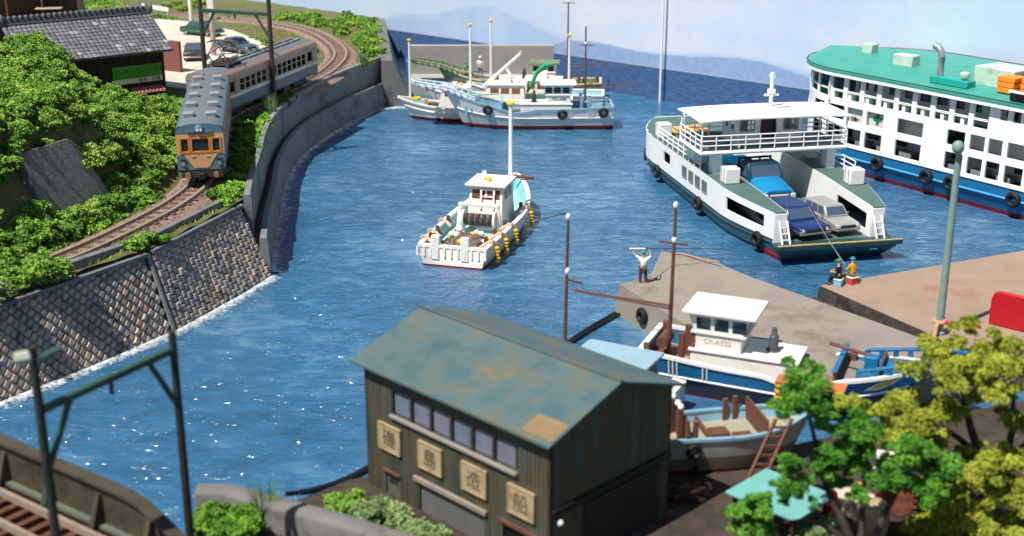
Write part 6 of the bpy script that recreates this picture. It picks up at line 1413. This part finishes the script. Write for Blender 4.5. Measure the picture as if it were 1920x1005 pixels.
# ================================================================ boatyard clutter
tb = thing('work_table', 'teal topped work table in the boatyard under the green tree', 'table', (9.4,40.0,1.0), R(-45)); MB().cbox((0,0,1.25),(2.9,2.5,.1)).build('table_top', M('teal_board',(108,170,164),.6,.08), tb, bevel=.02)
for x in (-1.2,1.2):
    for y in (-1.0,1.0): MB().box(x-.06,x+.06,y-.06,y+.06,0,1.2).build('leg', DKBROWN, tb)
ld = thing('ladder', 'brown wooden ladder leaning on the hauled out boat', 'ladder', (8.9,42.6,1.0), 0)
for x in (-.3,.3): MB().bar((x,0,0),(x+1.3,1.15,2.4),.12,.1).build('rail', BROWN, ld)
for k in range(7): f = .1+k*.13; MB().bar((-.3+1.3*f,1.15*f,2.4*f),(.3+1.3*f,1.15*f,2.4*f),.08).build('rung', BROWN, ld)
for k in range(12):
    o = MB().cbox((0,0,0),(random.uniform(.9,1.6),.16,.1)).build('timber_offcut', random.choice((BROWN,DKBROWN,M('raw_timber_%d'%k,(168,124,100),.8,.15)))); a = random.uniform(-1,1)
    o.location = (6.4+.1*(k%4)+random.uniform(-.4,.4),42.2+random.uniform(-.5,.5),1.06+.1*(k//3)); o.rotation_euler = (0,0,a); tag(o,'brown timber offcut in the loose pile beside the shed gable','timber','timber offcuts in the pile')
bh = thing('brick_hut', 'small red brown brick hut behind the trees', 'hut', (13.9,41.3,1.0), R(-20)); BR = [M('brick_%d'%k,c,.85,.15,3.,world_co=True) for k,c in enumerate(((124,72,60),(138,80,66),(108,62,54)))]
MB().box(-.66,.66,-.56,.56,0,1.75).build('core', M('mortar',(120,108,98),.9), bh); bm_ = [MB().box(-.13,.13,-.05,.05,-.05,.05).mesh('brick') for _ in BR]
for me_,mt in zip(bm_,BR): me_.materials.append(mt)
for r in range(14):
    for c in range(5): inst('brick', random.choice(bm_), bh, Matrix.Translation((-.54+c*.27+(.06 if r%2 else -.06),-.58,.1+r*.12)))
    for c in range(4): inst('brick', random.choice(bm_), bh, Matrix.Translation((-.68,-.4+c*.27+(.05 if r%2 else -.05),.1+r*.12)) @ Matrix.Rotation(R(90),4,'Z'))
MB().box(-.85,.85,-.75,.75,1.76,1.86).build('roof', WHITE2, bh, bevel=.03)
hy = thing('hydrant', 'red hydrant standing behind the teal table', 'hydrant', (11.4,40.6,1.0)); MB().lathe([(.24,0),(.24,.1),(.17,.14),(.17,.75),(.21,.8),(.17,1.0),(.06,1.1),(0,1.1)],n=14).build('barrel', rr_, hy)
for s_ in (-1,1): MB().tube([(0,s_*.15,.6),(0,s_*.28,.6)],.08,8).build('outlet', rr_, hy)
o = MB().lathe([(.0,0),(.5,.0),(.56,.35),(.56,.8),(.5,1.1),(.46,1.1),(.44,1.0),(0,1.0)],n=18).build('wooden_tub', M('tan_tub',(170,150,120),.8,.12,2.)); o.location = (12.6,39.6,1.0); tag(o,'pale wooden tub at the foot of the trees','tub')
o = MB().cbox((0,0,.3),(1.6,1.1,.6)).build('plywood_box', M('pale_plywood',(206,190,166),.8,.08), None, bevel=.03); o.location = (12.4,41.3,1.0); o.rotation_euler = (0,0,.3); tag(o,'pale plywood box beside the brick hut','box')
o = MB().ball((0,0,.22),.22,12,8).build('buoy', M('orange_buoy',(232,150,40),.5)); o.location = (12.55,41.3,1.6); tag(o,'orange buoy ball resting on the plywood box','buoy')
# foreground kerb wall
kw = thing('quay_wall', 'grey concrete quay wall with rounded top in the near foreground', 'wall'); m_ = MB(); KP = [(-11.3,41.0),(-10.2,41.0),(-8.8,40.3),(-6,38.9),(-2.5,36.9)]
m_.loft(wall_strip(KP,[(-.5,-.5),(-.5,1.7),(-.42,1.95),(-.2,2.05),(.2,2.05),(.35,1.95),(.4,1.7),(.4,-.5)])); m_.build('coping', M('rough_concrete',(112,110,108),.9,.16,.9,.7,12.,.04,stain=(80,78,78)), kw, bevel=.05)
# ================================================================ vegetation
def crumbs(C, Rad, n, size, sq=.8, shell=.45):
    """leaf-sized sponge crumbs round clump centres -> verts, faces arrays. C (k,3), Rad (k,)"""
    C = np.asarray(C,float); Rad = np.asarray(Rad,float); k = len(C)
    cnt = np.maximum(20, (n*(Rad/Rad.mean())**2).astype(int)); idx = np.repeat(np.arange(k), cnt); m = len(idx)
    d = RNG.normal(size=(m,3)); d /= np.linalg.norm(d,axis=1)[:,None]; d[:,2] = np.where(d[:,2] < -.35, -d[:,2], d[:,2])
    lump = 1 + .26*np.sin(d[:,0]*5+idx)*np.cos(d[:,1]*6+idx*1.7) + .12*np.sin(d[:,2]*9+idx*.6)
    r = (shell + (1-shell)*RNG.random(m)**.45)*Rad[idx]*lump
    P = C[idx] + d*r[:,None]*np.array([1,1,sq]); s = size*RNG.uniform(.55,1.35,m)
    base = np.array([[1,0,-.5],[-.5,.87,-.5],[-.5,-.87,-.5],[0,0,.9]])
    A = RNG.normal(size=(m,3,3)); Q,_r = np.linalg.qr(A)
    V_ = P[:,None,:] + np.einsum('mij,vj->mvi', Q, base)*s[:,None,None]
    F_ = np.array([[0,1,3],[1,2,3],[2,0,3]])[None] + (np.arange(m)*4)[:,None,None]
    return V_.reshape(-1,3), F_.reshape(-1,3)
def np_mesh(name, V_, F_, mat, parent=None):
    me = bpy.data.meshes.new(name); me.vertices.add(len(V_)); me.vertices.foreach_set('co', V_.astype(np.float32).ravel())
    me.loops.add(F_.size); me.loops.foreach_set('vertex_index', F_.astype(np.int32).ravel()); me.polygons.add(len(F_)); me.polygons.foreach_set('loop_start', np.arange(0,F_.size,3,dtype=np.int32)); me.polygons.foreach_set('loop_total', np.full(len(F_),3,np.int32)); me.update(); me.validate()
    me.materials.append(mat); o = bpy.data.objects.new(name, me); COL.objects.link(o)
    if parent: o.parent = parent
    return o
FOL = foliage_mat('clump_foliage', [(62,98,40),(98,140,52),(138,174,72),(180,202,100)], .6)
FOLG = foliage_mat('bright_foliage', [(58,98,30),(86,130,42),(118,162,54),(150,186,72)], .8)
FOLS = foliage_mat('sage_foliage', [(70,90,56),(104,128,78),(140,162,104),(172,188,132)], .8)
TURF = foliage_mat('turf_fibres', [(104,128,48),(140,160,64),(176,172,84),(196,176,70)], .4)
SLAB_C = Vector((-23.9,66.6)); SLAB_D = Vector((1.5,4.2)).normalized()
SLQ = [(-24.1,64.3),(-22.5,69.5),(-24.2,68.5),(-25.5,64.9)]
def in_slab(x, y):
    ins = False
    for i in range(4):
        a,b = SLQ[i],SLQ[i-1]
        if (a[1] > y) != (b[1] > y) and x < (b[0]-a[0])*(y-a[1])/(b[1]-a[1])+a[0]: ins = not ins
    return ins
# hillside thicket
C = []; Rd_ = []
tries = 0
while len(C) < 640 and tries < 26000:
    tries += 1
    y = RNG.uniform(52,98); x = track_x(y) - RNG.uniform(2.3,17)
    if in_slab(x,y): continue
    vx = Vector((x+35.86,y-93.8)); hx_ = vx.dot(Vector((.764,.645))); hy_ = vx.dot(Vector((-.645,.764)))
    if -1 < hx_ < 12.8 and hy_ > -.6: continue
    if any(in_slab(x+dx,y+dy) for dx in (-.35,.35) for dy in (-.35,.35)): continue
    left = track_x(y)-x; r = RNG.uniform(.5,1.15) if left > 3.2 else RNG.uniform(.3,.55)
    if any((x-c[0])**2+(y-c[1])**2 < (.6*(r+q))**2 for c,q in zip(C,Rd_)): continue
    C.append((x,y,land_z(x,y)+r*RNG.uniform(.2,.75))); Rd_.append(r)
for k in range(26): x = -23.9+.06*k+RNG.uniform(-.1,.5); y = 63.6+.23*k; C.append((x+.25,y,max(4.5,land_z(x,y))+.1)); Rd_.append(RNG.uniform(.3,.5))
V_,F_ = crumbs(C,Rd_,1050,.064); tag(np_mesh('hillside_foliage',V_,F_,FOL),'dense clumpy green shrubs covering the hillside left of the train',kind='stuff')
# bright ground cover strips
C = []; Rd_ = []
for k in range(240):
    y = RNG.uniform(52,72); x = track_x(y)-RNG.uniform(1.6,4.2); C.append((x,y,land_z(x,y)+.05)); Rd_.append(RNG.uniform(.16,.42))
for k in range(150):
    y = RNG.uniform(70,112); a = track_x(y)+1.5; b = shore_x(y)-.35
    if b <= a: continue
    x = RNG.uniform(a,b); C.append((x,y,4.3)); Rd_.append(RNG.uniform(.2,.45))
C = [c for c in C if not in_slab(c[0],c[1])]; Rd_ = Rd_[:len(C)]
V_,F_ = crumbs(C,Rd_,200,.085); tag(np_mesh('track_foliage',V_,F_,FOLG),'bright green low plants along both sides of the track',kind='stuff')
# beyond the train: inside and outside of the far curve
C = []; Rd_ = []
for k in range(330):
    y = RNG.uniform(104,150); x = RNG.uniform(-30,-12.6); d = track_d(x,y)
    if d < 2.1 or x > shore_x(y)-.4: continue
    if track_x(y) > x and (x < -23.5 and y < 150 or y < 120 and x < track_x(y)-3): continue
    out = x > track_x(y); C.append((x,y,4.3)); Rd_.append(RNG.uniform(.35,1.05) if (out and y > 112) else RNG.uniform(.25,.5))
V_,F_ = crumbs(C,Rd_,300,.12); tag(np_mesh('curve_foliage',V_,F_,foliage_mat('mixed_foliage',[(56,92,34),(88,132,46),(130,160,66),(168,170,72)],.4)),'mixed green and yellow shrubs along the far track curve',kind='stuff')
C = []; Rd_ = []
for k in range(420):
    t_ = RNG.uniform(0,1); c = lerp((-24.5,121),(-62,168),t_); off = RNG.uniform(.2,5); C.append((c[0]+.75*off,c[1]+.6*off+2,4.3)); Rd_.append(RNG.uniform(.3,.75))
for k in range(60): C.append((RNG.uniform(-60,-38),RNG.uniform(140,165),4.4)); Rd_.append(RNG.uniform(.4,.8))
C2 = [(c,r) for c,r in zip(C,Rd_) if track_d(c[0],c[1]) > 2.0 and c[1] < 125.81+ (11.64-c[0])*.936-1.5]
rdp = [Vector(p) for p in rd]
def in_road(x,y):
    ins = False
    for i in range(len(rdp)):
        a,b = rdp[i],rdp[i-1]
        if (a.y > y) != (b.y > y) and x < (b.x-a.x)*(y-a.y)/(b.y-a.y)+a.x: ins = not ins
    return ins
C2 = [(c,r) for c,r in C2 if not in_road(c[0],c[1])]
V_,F_ = crumbs([c for c,_ in C2],[r for _,r in C2],170,.12); tag(np_mesh('verge_foliage',V_,F_,foliage_mat('verge_foliage',[(70,104,38),(104,142,50),(140,172,70),(186,190,96)],.3)),'grassy green verge between the pale road and the backdrop',kind='stuff')
# turf fibres: ground cover over bare soil
pts = []
for k in range(16000):
    y = RNG.uniform(50,150); x = shore_x(y)-.3-RNG.random()**1.5*16
    d = track_d(x,y) if k % 2 == 0 else 9
    if abs(x-track_x(y)) < 1.9 and d < 1.75: continue
    if in_road(x,y) or in_slab(x,y): continue
    pts.append((x,y,land_z(x,y)-.02))
P = np.array(pts); m = len(P); a = RNG.uniform(0,6.28,m); h_ = RNG.uniform(.08,.24,m); w = .05
dx = np.stack([np.cos(a)*w,np.sin(a)*w,np.zeros(m)],1); tipv = np.stack([RNG.normal(0,.06,m),RNG.normal(0,.06,m),h_],1)
V_ = np.stack([P-dx,P+dx,P+tipv],1).reshape(-1,3); F_ = np.arange(m*3).reshape(-1,3)
tag(np_mesh('grass',V_,F_,TURF),'short yellow green turf on the embankment',kind='stuff')
# slab set into the slope
sb = MB(); q = [(-24.2,64.3,4.9),(-22.4,69.6,4.9),(-24.1,68.5,8.6),(-25.55,64.7,8.6)]; nv = (Vector(q[1])-Vector(q[0])).cross(Vector(q[3])-Vector(q[0])).normalized()
sb.loft([q,[tuple(Vector(p)-nv*.6) for p in q]]); tag(sb.build('retaining_slab', M('rough_grey_slab',(128,128,128),.9,.32,7.,1.,12.,.14,stain=(88,90,92),st_scale=3.), bevel=.05),'rough grey concrete slab set in the leafy hillside','slab')
# single bushes one can point to
def bush(label, loc, r, n, mat, name='bush', clumps=6, size=.09, spread=.75):
    cs = [(loc[0]+RNG.uniform(-1,1)*r*spread, loc[1]+RNG.uniform(-1,1)*r*spread, loc[2]+RNG.uniform(.05,.5)*r) for _ in range(clumps)]; rs = [r*RNG.uniform(.4,.65) for _ in cs]
    V_,F_ = crumbs(cs,rs,n,size); return tag(np_mesh(name,V_,F_,mat),label,'bush')
bush('bush hanging over the coping at the joint of the stone wall', (-19.35,62.6,4.15), .75, 500, FOL, size=.08)
bush('small round bush beside the coping bush on the stone wall', (-18.2,63.6,4.2), .38, 400, FOLG, clumps=4, size=.07)
bush('large bush spilling over the near end of the stone wall', (-22.7,56.9,4.3), 1.3, 800, FOL, clumps=13, size=.07)
bush('large sage bush at the picture edge above the stone wall', (-24.4,54.3,4.3), 1.3, 800, FOLS, clumps=12, size=.07)
bush('pale sage bush against the shed wall', (-4.6,40.4,1.1), .85, 600, FOLS, clumps=8, size=.06)
bush('low dark bush between quay wall and shed corner', (-6.0,41.3,1.0), .75, 500, FOL, clumps=7, size=.06)
bush('pale sage bush below the shed doors', (-3.0,38.7,1.2), .8, 600, FOLS, clumps=8, size=.06)
bush('bright green plants before the quay wall', (-9.9,39.1,1.2), .8, 700, FOLG, clumps=14, size=.07, spread=1.1)
bush('sage bush under the teal table edge by the trees', (10.6,38.6,1.0), .9, 600, FOLS, clumps=8, size=.06)
def tuft(label, loc, h, n, mat):
    a = RNG.uniform(0,6.28,n); r = RNG.uniform(0,.25,n); P = np.stack([loc[0]+np.cos(a)*r,loc[1]+np.sin(a)*r,np.full(n,loc[2])],1); tip = P + np.stack([np.cos(a)*h*.35*RNG.random(n),np.sin(a)*h*.35*RNG.random(n),h*RNG.uniform(.5,1,n)],1)
    b = RNG.uniform(0,6.28,n); dx = np.stack([np.cos(b)*.03,np.sin(b)*.03,np.zeros(n)],1); V_ = np.stack([P-dx,P+dx,tip],1).reshape(-1,3); return tag(np_mesh('grass_tuft',V_,np.arange(n*3).reshape(-1,3),mat),label,'grass tuft')
tuft('tall pale grass tuft beside the far gantry pole', (-18.3,95.6,4.2), 1.9, 160, FOLS)
tuft('tall green grass tuft standing before the quay wall', (-8.7,40.0,1.3), 1.7, 90, FOL)
tuft('pale grass tuft on the far curve by the sea wall', (-13.6,117.5,4.2), 1.7, 140, FOLS)
# trees at the lower right
BARK = M('dark_bark',(62,52,48),.85,.3,3.,.8,10.,.05)
def tree(label, base, limbs, clumps, mat, n, size, r0=.2):
    t = thing('tree', label, 'tree', base)
    m_ = MB()
    for pts,ra,rb_ in limbs: sp_ = spline([(p[0]-base[0],p[1]-base[1],p[2]-base[2]) for p in pts],5); m_.tube([(p.x+random.uniform(-.02,.02),p.y+random.uniform(-.02,.02),p.z) for p in sp_],[ra+(rb_-ra)*i/(len(sp_)-1) for i in range(len(sp_))],9)
    m_.build('trunk', BARK, t)
    cs = []; rs = []
    for x,y,z,r in clumps:
        for k in range(9): cs.append((x-base[0]+RNG.normal(0,.48)*r,y-base[1]+RNG.normal(0,.48)*r,z-base[2]+RNG.normal(0,.4)*r)); rs.append(r*RNG.uniform(.2,.52))
    V_,F_ = crumbs(cs,rs,n,size,.9,.35); np_mesh('crown',V_,F_,mat,t)
    return t
TG = foliage_mat('tree_green',[(40,86,26),(70,128,40),(104,160,54),(140,188,78)],1.2); TY = foliage_mat('tree_yellow_green',[(100,114,34),(138,150,48),(170,178,64),(202,206,92)],1.0)
g_cl = [(9.0,37.06,7.47,.72),(9.62,37.03,7.03,.65),(9.52,38.29,7.49,.6),(8.76,37.31,6.9,.51),(10.1,37.39,6.3,.51),(8.8,36.55,5.21,.51),(8.95,36.62,4.51,.65),(9.17,36.36,4.27,.6),(7.54,36.1,3.65,.68),(8.2,36.28,3.16,.6),(7.35,36.25,3.08,.51),(10.88,37.69,5.97,.6),(10.29,37.14,5.29,.65),(11.07,37.45,5.13,.65),(11.73,37.19,4.69,.72),(10.74,37.28,4.35,.62),(11.48,37.29,5.78,.6),(12.3,36.48,5.62,.68),(13.46,37.42,5.34,.72),(14.02,37.38,4.78,.65),(13.13,37.2,4.49,.72),(12.47,36.72,4.55,.58),(12.02,36.85,4.29,.51),(13.33,36.17,4.47,.51),(10.08,37.16,4.7,.51),(11.1,36.57,4.06,.43),(7.95,36.15,4.1,.48)]
tree('bright green broadleaf tree with dark limbs before the hauled boat', (11.4,36.6,1.0), [([(11.4,36.6,.9),(11.0,36.9,2.4),(10.2,37.6,4.2),(9.7,38.2,6.3)],.2,.05),([(11.3,36.7,1.2),(11.5,37.2,3.0),(11.6,38.0,4.8)],.15,.05),([(11.4,36.7,1.2),(12.2,37.2,3.0),(13.1,37.8,4.5)],.16,.05),([(11.2,36.8,2.0),(10.0,36.9,2.9),(8.6,36.6,3.1)],.11,.04),([(10.4,37.4,3.8),(9.4,37.4,4.3)],.07,.03),([(11.5,37.8,4.3),(11.2,38.4,5.8)],.06,.03)], g_cl, TG, 240, .04)
y_cl = [(14.26,40.4,7.37,.9),(14.95,40.16,7.76,.72),(16.21,40.6,7.58,.81),(17.14,40.52,7.22,.9),(16.87,39.2,6.81,.9),(14.18,39.13,6.94,.81),(15.65,40.74,6.54,.9),(16.13,39.62,6.82,.72),(13.72,40.68,5.36,.9),(12.49,39.54,5.28,.9),(15.3,40.44,5.46,.81),(17.32,40.04,5.05,.72),(13.44,40.09,4.62,.9),(11.95,39.67,5.62,.54),(11.49,40.08,5.83,.5),(13.73,38.96,5.56,.72),(14.23,39.61,4.45,.72),(17.17,39.56,4.07,.81),(15.81,38.35,4.28,.72),(15.59,39.43,3.12,.81),(16.38,39.01,2.93,.9),(17.06,38.44,3.04,.9),(14.36,37.96,3.31,.81),(15.48,39.21,1.79,.9),(16.11,38.43,1.93,.9),(14.46,38.86,1.68,.81),(17.33,39.12,1.43,.9),(15.19,38.65,1.18,.9),(14.04,39.13,1.21,.63),(16.59,38.03,1.24,.9),(13.92,38.98,3.76,.63),(15.9,40.04,3.83,.54)]
tree('yellow green spreading tree at the lower edge beside the quay', (16.6,40.0,1.0), [([(16.6,40.0,.9),(16.6,40.2,2.6),(16.0,40.6,4.6),(15.4,41.0,6.8)],.28,.06),([(16.6,40.1,1.8),(17.4,40.5,4.0),(17.4,41.0,6.4)],.2,.05),([(16.3,40.4,3.6),(15.0,40.5,4.6),(13.6,40.6,5.2)],.14,.04),([(16.6,40.0,1.4),(15.6,39.6,2.4),(14.6,39.4,2.9)],.12,.04),([(17.0,40.3,3.0),(18.0,40.4,4.2)],.1,.04)], y_cl, TY, 360, .04)
